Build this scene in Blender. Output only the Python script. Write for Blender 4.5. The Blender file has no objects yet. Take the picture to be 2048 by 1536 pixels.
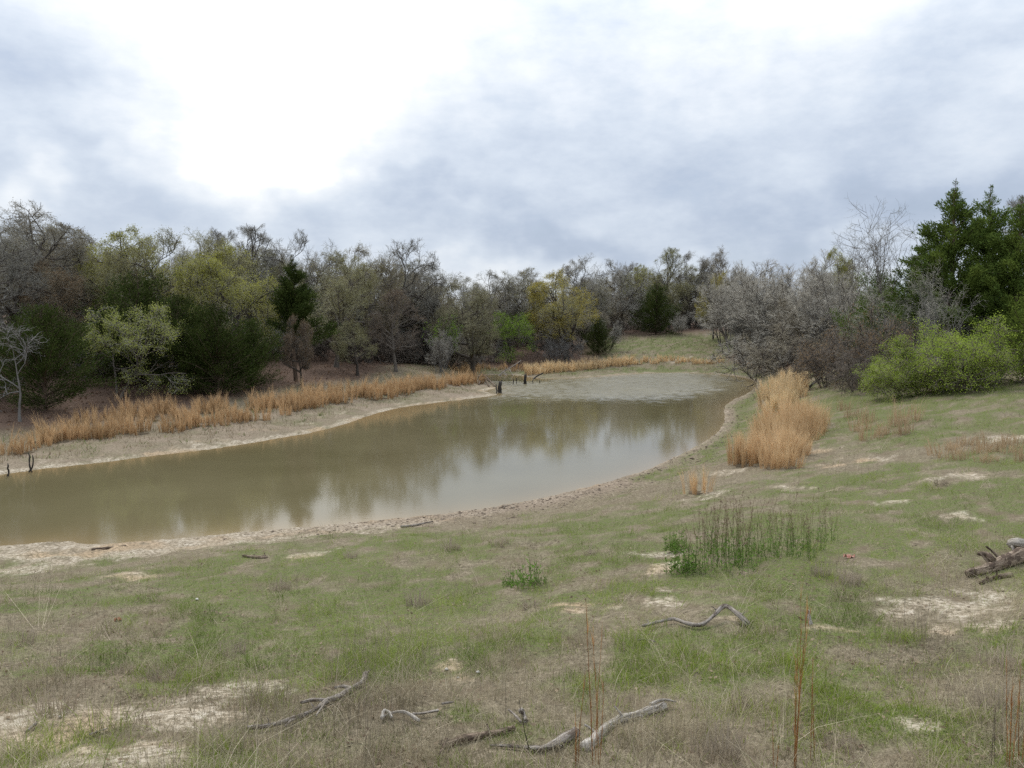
import bpy, math
import numpy as np

# ------------------------------------------------------------------ camera
F_PX = 1560.0                      # focal length in photo pixels (2048 wide)
CAM_Z = 5.0                        # eye above the water
PITCH = math.atan(128.0 / F_PX)
scene = bpy.context.scene
COL = scene.collection
cam_data = bpy.data.cameras.new('camera')
cam_data.sensor_width = 36.0
cam_data.lens = F_PX * 36.0 / 2048.0
cam_data.clip_start = 0.05
cam_data.clip_end = 9000.0
cam = bpy.data.objects.new('camera', cam_data)
cam.location = (0, 0, CAM_Z)
cam.rotation_euler = (math.pi / 2 - PITCH, 0, 0)
COL.objects.link(cam)
scene.camera = cam

# ------------------------------------------------------------------ colour management
scene.view_settings.view_transform = 'Standard'
scene.view_settings.look = 'None'
scene.view_settings.gamma = 1.0
scene.view_settings.use_curve_mapping = False
scene.view_settings.exposure = 0.4
scene.cycles.max_bounces = 5
scene.cycles.diffuse_bounces = 3
scene.cycles.glossy_bounces = 2
scene.cycles.transmission_bounces = 3
scene.cycles.use_denoising = False
scene.cycles.sample_clamp_direct = 3.0
scene.cycles.sample_clamp_indirect = 2.0
scene.cycles.use_adaptive_sampling = False

# ------------------------------------------------------------------ sun (veiled by cloud)
SUN_EL, SUN_AZ = math.radians(48), math.radians(-24)      # azimuth from +Y, negative = left
sun_vec = np.array([math.sin(SUN_AZ) * math.cos(SUN_EL), math.cos(SUN_AZ) * math.cos(SUN_EL), math.sin(SUN_EL)])
sl = bpy.data.lights.new('sun', 'SUN')
sl.energy = 1.5
sl.angle = math.radians(11)
sl.color = (1.0, 0.96, 0.9)
sun = bpy.data.objects.new('sun', sl)
sun.rotation_euler = (math.pi / 2 - SUN_EL, 0, math.pi - SUN_AZ)
COL.objects.link(sun)

# ------------------------------------------------------------------ world: Nishita sky behind a broken cloud deck
world = bpy.data.worlds.new('World')
scene.world = world
world.use_nodes = True
nt = world.node_tree
nt.nodes.clear()

class NB:
    """tiny node-tree writer"""
    def __init__(self, tree): self.t = tree
    def n(self, typ, **kw):
        nd = self.t.nodes.new(typ)
        for k, v in kw.items(): setattr(nd, k, v)
        return nd
    def link(self, a, b): self.t.links.new(a, b)
    def put(self, sock, v):
        if isinstance(v, bpy.types.NodeSocket): self.link(v, sock)
        else: sock.default_value = v
    def math(self, op, a, b=None, clamp=False):
        nd = self.n('ShaderNodeMath', operation=op, use_clamp=clamp)
        self.put(nd.inputs[0], a)
        if b is not None: self.put(nd.inputs[1], b)
        return nd.outputs[0]
    def vmath(self, op, a, b=None, out=0):
        nd = self.n('ShaderNodeVectorMath', operation=op)
        self.put(nd.inputs[0], a)
        if b is not None: self.put(nd.inputs[1], b)
        return nd.outputs[out]
    def noise(self, vec, scale, detail=4, rough=0.55, out='Fac'):
        nd = self.n('ShaderNodeTexNoise')
        if vec is not None: self.link(vec, nd.inputs['Vector'])
        nd.inputs['Scale'].default_value = scale
        nd.inputs['Detail'].default_value = detail
        nd.inputs['Roughness'].default_value = rough
        return nd.outputs[out]
    def mix(self, fac, a, b, blend='MIX'):
        nd = self.n('ShaderNodeMix', data_type='RGBA', blend_type=blend)
        self.put(nd.inputs[0], fac); self.put(nd.inputs[6], a); self.put(nd.inputs[7], b)
        return nd.outputs[2]
    def maprange(self, v, a, b, c, d, smooth=True):
        nd = self.n('ShaderNodeMapRange', interpolation_type='SMOOTHSTEP' if smooth else 'LINEAR')
        self.put(nd.inputs['Value'], v)
        for k, x in zip(('From Min', 'From Max', 'To Min', 'To Max'), (a, b, c, d)): nd.inputs[k].default_value = x
        return nd.outputs[0]
    def ramp(self, v, stops):
        nd = self.n('ShaderNodeValToRGB')
        self.put(nd.inputs[0], v)
        e = nd.color_ramp.elements
        while len(e) < len(stops): e.new(0.5)
        for el, (p, c) in zip(e, stops): el.position = p; el.color = (*c, 1)
        return nd.outputs[0]

def pix_dir(px, py):
    dx, dy = (px - 1024) / F_PX, (768 - py) / F_PX
    v = np.array([dx, math.cos(PITCH) + dy * math.sin(PITCH), -math.sin(PITCH) + dy * math.cos(PITCH)])
    return v / np.linalg.norm(v)

w = NB(nt)
gen = w.n('ShaderNodeTexCoord').outputs['Generated']
sky = w.n('ShaderNodeTexSky', sky_type='NISHITA', sun_disc=False, sun_elevation=SUN_EL, sun_rotation=SUN_AZ)
sep = w.n('ShaderNodeSeparateXYZ'); w.link(gen, sep.inputs[0])
zc = w.math('MAXIMUM', sep.outputs[2], 0.0)
inv = w.math('DIVIDE', 1.0, w.math('ADD', zc, 0.16))
plane = w.n('ShaderNodeCombineXYZ')
w.link(w.math('MULTIPLY', sep.outputs[0], inv), plane.inputs[0])
w.link(w.math('MULTIPLY', sep.outputs[1], inv), plane.inputs[1])
pl = plane.outputs[0]
nbig = w.noise(w.vmath('ADD', w.vmath('MULTIPLY', gen, (1.0, 1.0, 2.4)), (3.1, 7.7, 0.0)), 2.3, 5, 0.55)
nfine = w.noise(w.vmath('MULTIPLY', gen, (1.0, 1.0, 2.1)), 6.0, 7, 0.62)
# ragged edges: bend the direction a little with noise before testing cloud masses
wob = w.vmath('SUBTRACT', w.noise(gen, 4.5, 4, 0.62, 'Color'), (0.5, 0.5, 0.5))
gw = w.vmath('ADD', gen, w.vmath('MULTIPLY', wob, (0.34, 0.34, 0.22)))
val = w.math('ADD', 0.54, w.math('MULTIPLY', w.math('SUBTRACT', nbig, 0.5), 0.62))
val = w.math('ADD', val, w.math('MULTIPLY', w.math('SUBTRACT', nfine, 0.5), 0.85))
# cloud masses and thin places: (centre px, py, radius x, radius y, brightness)
for cx, cy, rx, ry, amp in [
        (560, 120, 400, 320, 0.28), (450, 300, 330, 130, 0.14), (960, 60, 420, 200, 0.14), (1500, 50, 420, 170, 0.24),
        (60, 150, 330, 220, -0.24), (30, 380, 120, 70, 0.35), (430, 435, 520, 95, -0.20), (210, 300, 110, 50, -0.20), (890, 385, 210, 50, -0.22),
        (1180, 300, 560, 190, -0.16), (1700, 440, 620, 110, -0.32), (1100, 470, 260, 50, -0.22), (1900, 250, 420, 150, -0.10),
        (860, 545, 420, 65, 0.14)]:
    d = pix_dir(cx, cy)
    ax, ay = rx / F_PX, ry / F_PX
    q = w.vmath('MULTIPLY', w.vmath('SUBTRACT', gw, tuple(d)), (1 / ax, 1 / ax, 1 / ay))
    ln = w.vmath('LENGTH', q, out=1)
    val = w.math('ADD', val, w.maprange(ln, 0.0, 1.15, amp, 0.0))
# cloud glows around the veiled sun
sd_ = w.vmath('DOT_PRODUCT', gen, tuple(sun_vec), out=1)
val = w.math('ADD', val, w.maprange(sd_, 0.72, 1.0, 0.0, 0.24))
cl = w.ramp(val, [(0.0, (0.31, 0.375, 0.48)), (0.26, (0.41, 0.475, 0.585)), (0.50, (0.565, 0.625, 0.71)), (0.74, (0.745, 0.78, 0.82)), (1.0, (1.05, 1.05, 1.04))])
bg1 = w.n('ShaderNodeBackground'); w.link(sky.outputs[0], bg1.inputs[0]); bg1.inputs[1].default_value = 0.1
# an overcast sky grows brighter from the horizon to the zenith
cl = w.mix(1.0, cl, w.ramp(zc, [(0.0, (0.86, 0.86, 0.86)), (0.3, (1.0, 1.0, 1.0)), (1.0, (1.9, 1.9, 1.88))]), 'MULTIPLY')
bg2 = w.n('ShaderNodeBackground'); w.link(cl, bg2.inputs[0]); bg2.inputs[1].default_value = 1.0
ms = w.n('ShaderNodeMixShader')
w.link(w.maprange(nfine, 0.2, 0.45, 0.86, 0.97), ms.inputs[0])
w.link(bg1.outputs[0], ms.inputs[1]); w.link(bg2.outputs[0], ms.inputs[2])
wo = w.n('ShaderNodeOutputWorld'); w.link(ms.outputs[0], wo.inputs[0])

world.cycles.sampling_method = 'NONE'      # an even overcast sky needs no importance map

# ------------------------------------------------------------------ helpers
def norm(v): return v / np.maximum(np.linalg.norm(v, axis=-1, keepdims=True), 1e-9)
_tab = np.random.default_rng(5).random((256, 256))
def vnoise(x, y, seed=0):
    x = np.asarray(x, float) + seed * 17.31; y = np.asarray(y, float) + seed * 9.73
    xi, yi = np.floor(x).astype(int), np.floor(y).astype(int)
    fx, fy = x - xi, y - yi
    fx, fy = fx * fx * (3 - 2 * fx), fy * fy * (3 - 2 * fy)
    a, b = _tab[xi & 255, yi & 255], _tab[(xi + 1) & 255, yi & 255]
    c, d = _tab[xi & 255, (yi + 1) & 255], _tab[(xi + 1) & 255, (yi + 1) & 255]
    return (a * (1 - fx) + b * fx) * (1 - fy) + (c * (1 - fx) + d * fx) * fy
def fbm(x, y, scale, octv=4, seed=0):
    s, a, t = 0, 1.0, 0
    x, y = np.asarray(x) / scale, np.asarray(y) / scale
    for i in range(octv):
        s = s + a * vnoise(x, y, seed + i * 3); t += a; a *= 0.55; x, y = x * 2.03, y * 2.03
    return s / t
def sstep(a, b, x):
    t = np.clip((x - a) / (b - a), 0, 1)
    return t * t * (3 - 2 * t)

def mesh_np(name, V, faces, cols=None, smooth=False, attrs=None):
    """faces: list of (M,k) index arrays; cols: per-vertex rgb"""
    me = bpy.data.meshes.new(name)
    V = np.ascontiguousarray(V, dtype=np.float32)
    me.vertices.add(len(V)); me.vertices.foreach_set('co', V.ravel())
    faces = [np.asarray(f, dtype=np.int32) for f in faces if len(f)]
    loops = np.concatenate([f.ravel() for f in faces])
    tot = np.concatenate([np.full(len(f), f.shape[1], np.int32) for f in faces])
    start = np.concatenate([[0], np.cumsum(tot)[:-1]]).astype(np.int32)
    me.loops.add(len(loops)); me.loops.foreach_set('vertex_index', loops)
    me.polygons.add(len(tot)); me.polygons.foreach_set('loop_start', start)
    me.update(calc_edges=True)
    if smooth: me.polygons.foreach_set('use_smooth', np.ones(len(tot), bool))
    for nm, arr in (attrs or {}).items():
        at = me.attributes.new(nm, 'FLOAT', 'POINT'); at.data.foreach_set('value', np.asarray(arr, np.float32))
    if cols is not None:
        c4 = np.ones((len(V), 4), np.float32); c4[:, :3] = cols
        at = me.attributes.new('tint', 'FLOAT_COLOR', 'POINT'); at.data.foreach_set('color', c4.ravel())
    me.materials.append(None)
    return me

def obj(name, me, material=None, parent=None, loc=None):
    o = bpy.data.objects.new(name, me)
    COL.objects.link(o)
    if material is not None:
        o.material_slots[0].link = 'OBJECT'; o.material_slots[0].material = material
    if parent is not None: o.parent = parent
    if loc is not None: o.location = loc
    return o
def tag(o, label=None, cat=None, group=None, kind=None):
    for k, v in (('label', label), ('category', cat), ('group', group), ('kind', kind)):
        if v: o[k] = v
    return o
def empty(name, loc, rz=0.0, scale=(1, 1, 1)):
    o = bpy.data.objects.new(name, None); COL.objects.link(o)
    o.empty_display_size = 0.2
    o.location = loc; o.rotation_euler = (0, 0, rz); o.scale = scale
    return o

def tubes(P, R, k=5):
    """P (N,n,3) centre lines, R (N,n) radii -> verts, quads"""
    N, n, _ = P.shape
    T = norm(np.gradient(P, axis=1))
    mean = norm(P[:, -1] - P[:, 0])
    ref = np.where(np.abs(mean[:, 2:3]) > 0.8, np.array([[1.0, 0.13, 0]]), np.array([[0.1, 0.07, 1.0]]))
    U = norm(ref[:, None] - np.sum(ref[:, None] * T, -1, keepdims=True) * T)
    W = np.cross(T, U)
    a = np.arange(k) * 2 * math.pi / k
    ring = P[:, :, None] + R[:, :, None, None] * (np.cos(a)[:, None] * U[:, :, None] + np.sin(a)[:, None] * W[:, :, None])
    V = ring.reshape(-1, 3)
    i = np.arange(N)[:, None, None] * n * k + np.arange(n - 1)[None, :, None] * k
    j = np.arange(k)[None, None, :]; j2 = (j + 1) % k
    Q = np.stack([i + j, i + j2, i + k + j2, i + k + j], -1).reshape(-1, 4)
    return V, Q

class Bag:
    def __init__(self): self.V, self.F, self.C, self.n = [], {3: [], 4: []}, [], 0
    def add(self, V, F, col=None):
        self.V.append(V); self.F[F.shape[1]].append(F + self.n); self.n += len(V)
        if col is not None: self.C.append(np.broadcast_to(col, (len(V), 3)))
        return self
    def mesh(self, name, smooth=False):
        fs = [np.concatenate(v) for v in self.F.values() if v]
        return mesh_np(name, np.concatenate(self.V), fs, np.concatenate(self.C) if self.C else None, smooth)

def quads_at(P, A, B):
    """kite-shaped leaves: centre base P, half-width vector A, length vector B"""
    V = np.stack([P, P + A + B * 0.45, P + B, P - A + B * 0.45], 1).reshape(-1, 3)
    Q = np.arange(len(P) * 4).reshape(-1, 4)
    return V, Q

# ------------------------------------------------------------------ materials
def new_mat(name):
    m = bpy.data.materials.new(name); m.use_nodes = True
    t = m.node_tree; t.nodes.clear()
    b = NB(t); out = b.n('ShaderNodeOutputMaterial')
    return m, b, out
def bark_mat(name, dark, light, scale=9.0, rough=0.9, bump=0.5, stretch=(1, 1, 0.25)):
    m, b, out = new_mat(name)
    co = b.n('ShaderNodeTexCoord').outputs['Object']
    st = b.vmath('MULTIPLY', co, stretch)
    n1 = b.noise(st, scale, 5, 0.65); n2 = b.noise(co, scale * 0.22, 3)
    f = b.math('ADD', b.math('MULTIPLY', n1, 0.7), b.math('MULTIPLY', n2, 0.5))
    c = b.ramp(f, [(0.38, dark), (0.72, light)])
    rnd = b.n('ShaderNodeObjectInfo').outputs['Random']
    hs = b.n('ShaderNodeHueSaturation'); b.link(c, hs.inputs['Color']); b.link(b.maprange(rnd, 0, 1, 0.8, 1.2, False), hs.inputs['Value'])
    p = b.n('ShaderNodeBsdfPrincipled'); b.link(hs.outputs[0], p.inputs['Base Color'])
    p.inputs['Roughness'].default_value = rough; p.inputs['Specular IOR Level'].default_value = 0.15
    if bump:
        bp = b.n('ShaderNodeBump'); bp.inputs['Strength'].default_value = bump; bp.inputs['Distance'].default_value = 0.02
        b.link(n1, bp.inputs['Height']); b.link(bp.outputs[0], p.inputs['Normal'])
    b.link(p.outputs[0], out.inputs[0])
    return m
def leaf_mat(name, c1, c2, trans=0.3, noise_scale=1.3, rough=0.7, use_tint=False):
    m, b, out = new_mat(name)
    if use_tint:
        c = b.n('ShaderNodeAttribute', attribute_name='tint').outputs['Color']
    else:
        co = b.n('ShaderNodeTexCoord').outputs['Object']
        n1 = b.noise(co, noise_scale, 3); n2 = b.noise(co, 23.0, 2)
        f = b.math('ADD', b.math('MULTIPLY', n1, 0.6), b.math('MULTIPLY', n2, 0.4))
        c = b.ramp(f, [(0.34, c1), (0.64, c2)])
    rnd = b.n('ShaderNodeObjectInfo').outputs['Random']
    hs = b.n('ShaderNodeHueSaturation'); b.link(c, hs.inputs['Color'])
    b.link(b.maprange(rnd, 0, 1, 0.86, 1.14, False), hs.inputs['Value'])
    c = hs.outputs[0]
    d = b.n('ShaderNodeBsdfDiffuse'); b.link(c, d.inputs[0])
    t = b.n('ShaderNodeBsdfTranslucent'); b.link(c, t.inputs[0])
    mx = b.n('ShaderNodeMixShader'); mx.inputs[0].default_value = trans
    b.link(d.outputs[0], mx.inputs[1]); b.link(t.outputs[0], mx.inputs[2]); b.link(mx.outputs[0], out.inputs[0])
    return m

# ------------------------------------------------------------------ the lie of the land
def plane_pt(px, py, z=0.0):
    d = pix_dir(px, py); t = (z - CAM_Z) / d[2]
    return np.array([d[0] * t, d[1] * t])
SH_PX = [(0, 1092), (60, 1087), (110, 1081), (170, 1088), (240, 1087), (340, 1078), (500, 1063), (650, 1051), (800, 1036), (900, 1026),
         (1000, 1012), (1100, 993), (1200, 968), (1290, 942), (1345, 916), (1400, 890), (1440, 862), (1452, 838), (1446, 815), (1465, 800),
         (1500, 785), (1516, 769), (1500, 757), (1440, 748), (1360, 745), (1290, 746), (1220, 751), (1150, 756), (1090, 758), (1062, 755),
         (1030, 750), (990, 749), (962, 752), (955, 760), (985, 769), (996, 776), (960, 783), (1006, 788), (960, 795), (915, 800), (860, 807), (800, 815), (740, 830),
         (700, 845), (640, 862), (560, 876), (480, 890), (380, 903), (280, 915), (180, 928), (80, 938), (0, 950)]
shore = [plane_pt(*p) for p in SH_PX] + [np.array(p) for p in [(-20, 23.0), (-25, 20.5), (-29, 18.5), (-31, 16.5), (-28, 14.6), (-22, 14.4), (-16, 15.6)]]
shore = np.array(shore)
# Chaikin rounding
for _ in range(1):
    nx = np.roll(shore, -1, 0)
    shore = np.stack([shore * 0.75 + nx * 0.25, shore * 0.25 + nx * 0.75], 1).reshape(-1, 2)
NEAR_I, RIGHT_I, FAR_I, LEFT_I = (0, 24), (24, 42), (42, 66), (66, 106)
def shore_sd(x, y):
    """signed distance to the waterline (positive on land) and nearest segment"""
    x, y = np.asarray(x, float).ravel(), np.asarray(y, float).ravel()
    A, B = shore, np.roll(shore, -1, 0)
    best = np.full(x.shape, 1e9); idx = np.zeros(x.shape, int); inside = np.zeros(x.shape, bool)
    for k in range(len(A)):
        ax, ay = A[k]; bx, by = B[k]
        ex, ey = bx - ax, by - ay
        t = np.clip(((x - ax) * ex + (y - ay) * ey) / (ex * ex + ey * ey), 0, 1)
        d = np.hypot(x - ax - t * ex, y - ay - t * ey)
        m = d < best; best[m] = d[m]; idx[m] = k
        c = ((ay > y) != (by > y)) & (x < ex * (y - ay) / (ey + 1e-12) + ax)
        inside ^= c
    return np.where(inside, -best, best), idx
CTL = np.array([(0, 0, 3.35), (-6, 0, 3.3), (6, 0, 3.5), (0, -8, 4.0), (-12, -6, 3.8), (12, -6, 4.2), (0, 5, 2.1), (-4, 5, 2.0), (4, 5, 2.25),
    (-7, 10, 1.15), (0, 10, 1.35), (3, 10, 1.75), (6, 9, 2.05), (-9, 14.5, .35), (-2, 15, .7), (5, 15, 1.4), (9, 15, 2.0), (0, 18, .35), (4, 20, .75),
    (8, 20, 1.3), (11.7, 18, 2.1), (12, 25, 1.75), (8.5, 26, .9), (15.9, 30, 2.1), (20.8, 32, 2.6), (14, 38, 1.25), (20, 45, 2.0), (20.7, 55, 1.4), (25, 62, 2.5), (28, 45, 3), (35, 30, 3.6),
    (25, 15, 3.3), (24.6, 90, 2.1), (18.6, 105, 2.85), (11.6, 88, 1.05), (16, 79, .4), (4, 84, .45), (-1, 79, .3), (-5, 95, 1.8), (-20, 80, 1.8), (0, 120, 3),
    (-40, 100, 3), (40, 110, 4), (20, 140, 4), (-20, 34, .42), (-15.5, 42, .72), (-14.5, 52, 1.2), (-8.6, 60, 1.15), (-3.5, 67, .7), (-30, 50, 1.8), (-40, 30, 1.6),
    (-32, 24, .7), (-30, 8, 1.3), (-16, 6, 1.7), (-50, 70, 2.6), (40, 70, 3.4), (60, 40, 4), (-60, 20, 2.5), (0, 160, 4), (-80, 120, 4), (80, 120, 4.5)], float)
CTL = np.vstack([CTL, np.column_stack([shore[::2], np.zeros(len(shore[::2]))])])
def _tps(r2): return 0.5 * r2 * np.log(r2 + 1e-6)
def _solve():
    P = CTL[:, :2] / 20.0; n = len(P)
    K = _tps(((P[:, None] - P[None]) ** 2).sum(-1)) + np.eye(n) * 0.004
    Q = np.column_stack([np.ones(n), P])
    M = np.block([[K, Q], [Q.T, np.zeros((3, 3))]])
    return np.linalg.solve(M, np.concatenate([CTL[:, 2], np.zeros(3)]))
_w = _solve()
def rbf(x, y):
    P = CTL[:, :2] / 20.0; s = _w[-3] + _w[-2] * x / 20 + _w[-1] * y / 20
    for (qx, qy), c in zip(P, _w[:-3]):
        s = s + c * _tps((x / 20 - qx) ** 2 + (y / 20 - qy) ** 2)
    return s
def height(x, y, full=False):
    x = np.asarray(x, float); y = np.asarray(y, float); shp = x.shape
    x, y = x.ravel(), y.ravel()
    far = np.hypot(x, y - 55)
    cx = np.clip(x, -120, 120); cy = np.clip(y, -40, 190)
    b = rbf(cx, cy)
    k = sstep(85, 120, far); b = b * (1 - k) + 3.6 * k
    b = np.where(y < -4, np.maximum(b, 3.2), b)
    sd, idx = shore_sd(x, y)
    bed = -np.minimum(1.1, 0.18 * np.abs(sd))
    land = np.maximum(b, 0.05 + 0.012 * sd)
    wgt = sstep(0.0, 3.2, sd)
    land = wgt * land + (1 - wgt) * (0.075 * np.maximum(sd, 0))
    rough = 0.22 * (fbm(x, y, 3.1, 3, 2) - 0.5) + 0.13 * (fbm(x, y, 0.6, 3, 7) - 0.5)
    clod = 0.09 * np.maximum(fbm(x, y, 0.28, 2, 12) - 0.45, 0) * np.exp(-((sd - 0.8) / 0.9) ** 2) * 2.2
    land = land + rough * sstep(0.1, 2.0, sd) * (1 + 0.8 * sstep(40, 120, far)) + clod
    z = np.where(sd < 0, bed, np.maximum(land, 0.004))
    if full: return z.reshape(shp), sd.reshape(shp), idx.reshape(shp)
    return z.reshape(shp)
def hz(x, y): return float(height(np.array([x]), np.array([y]))[0])
_ym = np.concatenate([np.linspace(2.0, 20, 900), np.linspace(20.05, 140, 1800)])
def G(px, py):
    """the point of the ground seen at a photo pixel"""
    d = pix_dir(px, py)
    t = _ym / d[1]
    z = CAM_Z + d[2] * t
    below = z < np.maximum(height(d[0] * t, _ym), 0)
    k = int(np.argmax(below)) if below.any() else len(_ym) - 1
    return np.array([d[0] * t[k], _ym[k], float(height(np.array([d[0] * t[k]]), np.array([_ym[k]]))[0])])
def at(px, D):
    """ground point in the pixel's column at distance D"""
    x = (px - 1024) / F_PX * (D * math.cos(PITCH) + 3.5 * math.sin(PITCH))
    return np.array([x, D, max(hz(x, D), 0.0)])
def top_z(py, D):
    dy = (768 - py) / F_PX
    return CAM_Z + D * (-math.sin(PITCH) + dy * math.cos(PITCH)) / (math.cos(PITCH) + dy * math.sin(PITCH))

# ------------------------------------------------------------------ ground cover masks (sand, green, litter, mud)
BARE = [(420, 1435, .75), (380, 1452, .6), (130, 1455, 1.0), (250, 1500, .5), (60, 1475, .7), (170, 1505, .6), (520, 1385, .4), (300, 1440, .5), (470, 1400, .55),
        (1880, 1205, .62), (1990, 1190, .35), (1820, 1235, .4), (1650, 1248, .45), (1500, 1240, .35), (1350, 1205, .7), (1180, 1225, .5), (1280, 1210, .5), (1830, 1440, .3), (1960, 1215, .35), (1780, 1200, .3), (1930, 1240, .3),
        (1660, 905, 1.0), (1700, 925, 1.2), (1470, 940, .8), (1420, 985, .7), (1630, 985, .6), (1590, 975, .3), (1990, 880, .8), (1910, 950, .9), (1400, 1000, .6), (1780, 1010, .5),
        (950, 1350, .3), (880, 1345, .3), (1340, 1110, .7), (1320, 1150, .5), (60, 1140, 1.2), (250, 1145, .9), (600, 1110, .8), (1930, 1040, .6), (1820, 770, .6), (1350, 722, 2.0), (1380, 715, 1.2)]
BARE_G = [(*G(px, py)[:2], r) for px, py, r in BARE]
GREEN = [(640, 1240, 1.3), (760, 1280, .9), (480, 1280, .8), (300, 1180, 1.3), (860, 1170, 1.2), (380, 1150, 1.2), (1250, 1050, 1.6), (1700, 1080, 1.6), (1520, 1180, 1.0), (1650, 1160, 1.0),
         (1900, 800, 3.5), (2000, 830, 2.5), (1780, 960, 1.6), (1450, 1040, 1.4), (1600, 1290, .8), (1500, 1330, .8), (1750, 1430, .5), (620, 1200, 1.2), (1330, 690, 9), (1400, 680, 7), (1670, 800, 2.0), (1330, 745, 3.5), (1640, 960, .8), (1850, 1000, 2.0), (1950, 930, 1.6)]
GREEN_G = [(*G(px, py)[:2], r) for px, py, r in GREEN]
def masks(x, y, sd, idx):
    wx = x + 0.9 * (fbm(x, y, 0.9, 3, 31) - 0.5); wy = y + 1.6 * (fbm(x, y, 0.9, 3, 41) - 0.5)
    bare = np.zeros_like(x); green = np.zeros_like(x)
    for bx, by, r in BARE_G:
        q = ((wx - bx) / (r * 1.15)) ** 2 + ((wy - by) / (r * 0.75)) ** 2
        bare = np.maximum(bare, np.exp(-q * 1.1))
    for bx, by, r in GREEN_G:
        q = ((wx - bx) / (r * 1.6)) ** 2 + ((wy - by) / (r * 1.1)) ** 2
        green = np.maximum(green, np.exp(-q))
    n_near = fbm(x, y, 0.35, 4, 51)
    side_n = (idx < NEAR_I[1]) | (idx >= 106)
    side_r = (idx >= RIGHT_I[0]) & (idx < RIGHT_I[1])
    side_f = (idx >= FAR_I[0]) & (idx < FAR_I[1])
    side_l = (idx >= LEFT_I[0]) & (idx < 106)
    leftness = sstep(4, -6, x)
    bank = np.where(side_n, sstep(0.6 + 3.4 * leftness, 0.2 + 1.0 * leftness, sd), 0)
    bank = np.maximum(bank, np.where(side_l, np.maximum(sstep(6.5, 1.0, sd + 3.0 * (n_near - .5)) * 0.62, sstep(0.9, 0.3, sd)), 0))
    bank = np.maximum(bank, np.where(side_f, sstep(0.9, 0.2, sd) * 0.8, 0))
    bank = np.maximum(bank, np.where(side_r, sstep(0.45, 0.1, sd + 0.9 * (n_near - .45)), 0))
    bare = np.maximum(bare * 1.08, bank) * (1 - 0.9 * np.where(side_r, np.exp(-((sd - 0.9) / 0.55) ** 2), 0))
    n_mot = 0.5 * fbm(x, y, 0.24, 3, 55) + 0.5 * fbm(x * 0.8, y * 1.25, 0.95, 3, 57)
    bare = sstep(0.42, 0.62, bare * (-0.25 + 1.75 * n_mot) + 0.10 * (bare > 0.9))
    g = 0.10 + 0.95 * green + 0.65 * sstep(0.40, 0.66, fbm(x, y, 3.4, 4, 61)) + 0.5 * sstep(0.42, .66, fbm(x, y, 0.9, 3, 66))
    shore_green = np.where(side_r | side_f, np.exp(-((sd - 1.0) / 0.8) ** 2), 0)
    shore_green = shore_green * np.where(side_f, sstep(5, 12, x), 1.0)
    g = np.maximum(g, 1.3 * shore_green)
    g = sstep(0.15, 1.1, g * (-0.5 + 2.6 * fbm(x, y, 0.38, 3, 71)))
    g = g * np.where(side_l, 0.35, 1) * np.where(side_n, sstep(0.8, 2.6, sd), 1)
    litter = np.where(side_l, sstep(6.5, 9.5, sd), 0)
    litter = np.maximum(litter, np.where(side_f, sstep(4.0, 8.0, sd) * sstep(13, 7, x), 0))
    litter = np.maximum(litter, sstep(100, 112, y))
    litter = np.maximum(litter, sstep(20, 23, x - 0.02 * (y - 45)) * sstep(36, 42, y) * (1 - sstep(80, 86, y)))
    litter = np.maximum(litter, sstep(14, 24, np.abs(x) - 10) * sstep(62, 70, y) * (1 - sstep(18, 10, x)))
    mud = np.where(side_n, np.exp(-((sd - 0.55) / 0.8) ** 2) * (0.10 + 0.9 * sstep(-8, 0, x)), np.where(side_l, 0.85 * sstep(7.0, 4.0, sd) * sstep(0.3, 0.9, sd) * sstep(0.32, 0.62, fbm(x * 0.6, y * 1.5, 1.6, 4, 131)), np.where(sd < 0.5, 0.6, 0)))
    return bare, np.clip(g, 0, 1), np.clip(litter, 0, 1), np.clip(mud, 0, 1)

# perspective-spaced sheet out to the horizon
def sheet():
    uc = np.linspace(-1, 1, 430)
    ext = np.cumsum(0.02 * 1.32 ** np.arange(24)) + 1
    u = np.concatenate([-ext[::-1], uc, ext])
    y0 = [-3000, -900, -300, -100, -40, -20, -10]
    y = [-6.0]
    while y[-1] < 3500:
        s = 0.5 if y[-1] < 2.5 else max(0.035, 0.0112 * (y[-1] + 1.0)) if y[-1] < 100 else y[-1] * 0.05
        y.append(y[-1] + s)
    y = np.array(y0 + y)
    half = np.where(y < 0, 6.0 + np.abs(y) * 0.6, 6.0 + y * 0.74)
    X = u[None, :] * half[:, None]; Y = np.broadcast_to(y[:, None], X.shape)
    Z, sd, idx = height(X, Y, True)
    m = masks(X.ravel(), Y.ravel(), sd.ravel(), idx.ravel())
    ny, nx = X.shape
    i = np.arange(ny - 1)[:, None] * nx + np.arange(nx - 1)[None]
    Q = np.stack([i, i + 1, i + nx + 1, i + nx], -1).reshape(-1, 4)
    return mesh_np('ground', np.stack([X, Y, Z], -1).reshape(-1, 3), [Q], None, True,
                   dict(bare=m[0], green=m[1], litter=m[2], mud=m[3]))
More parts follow.
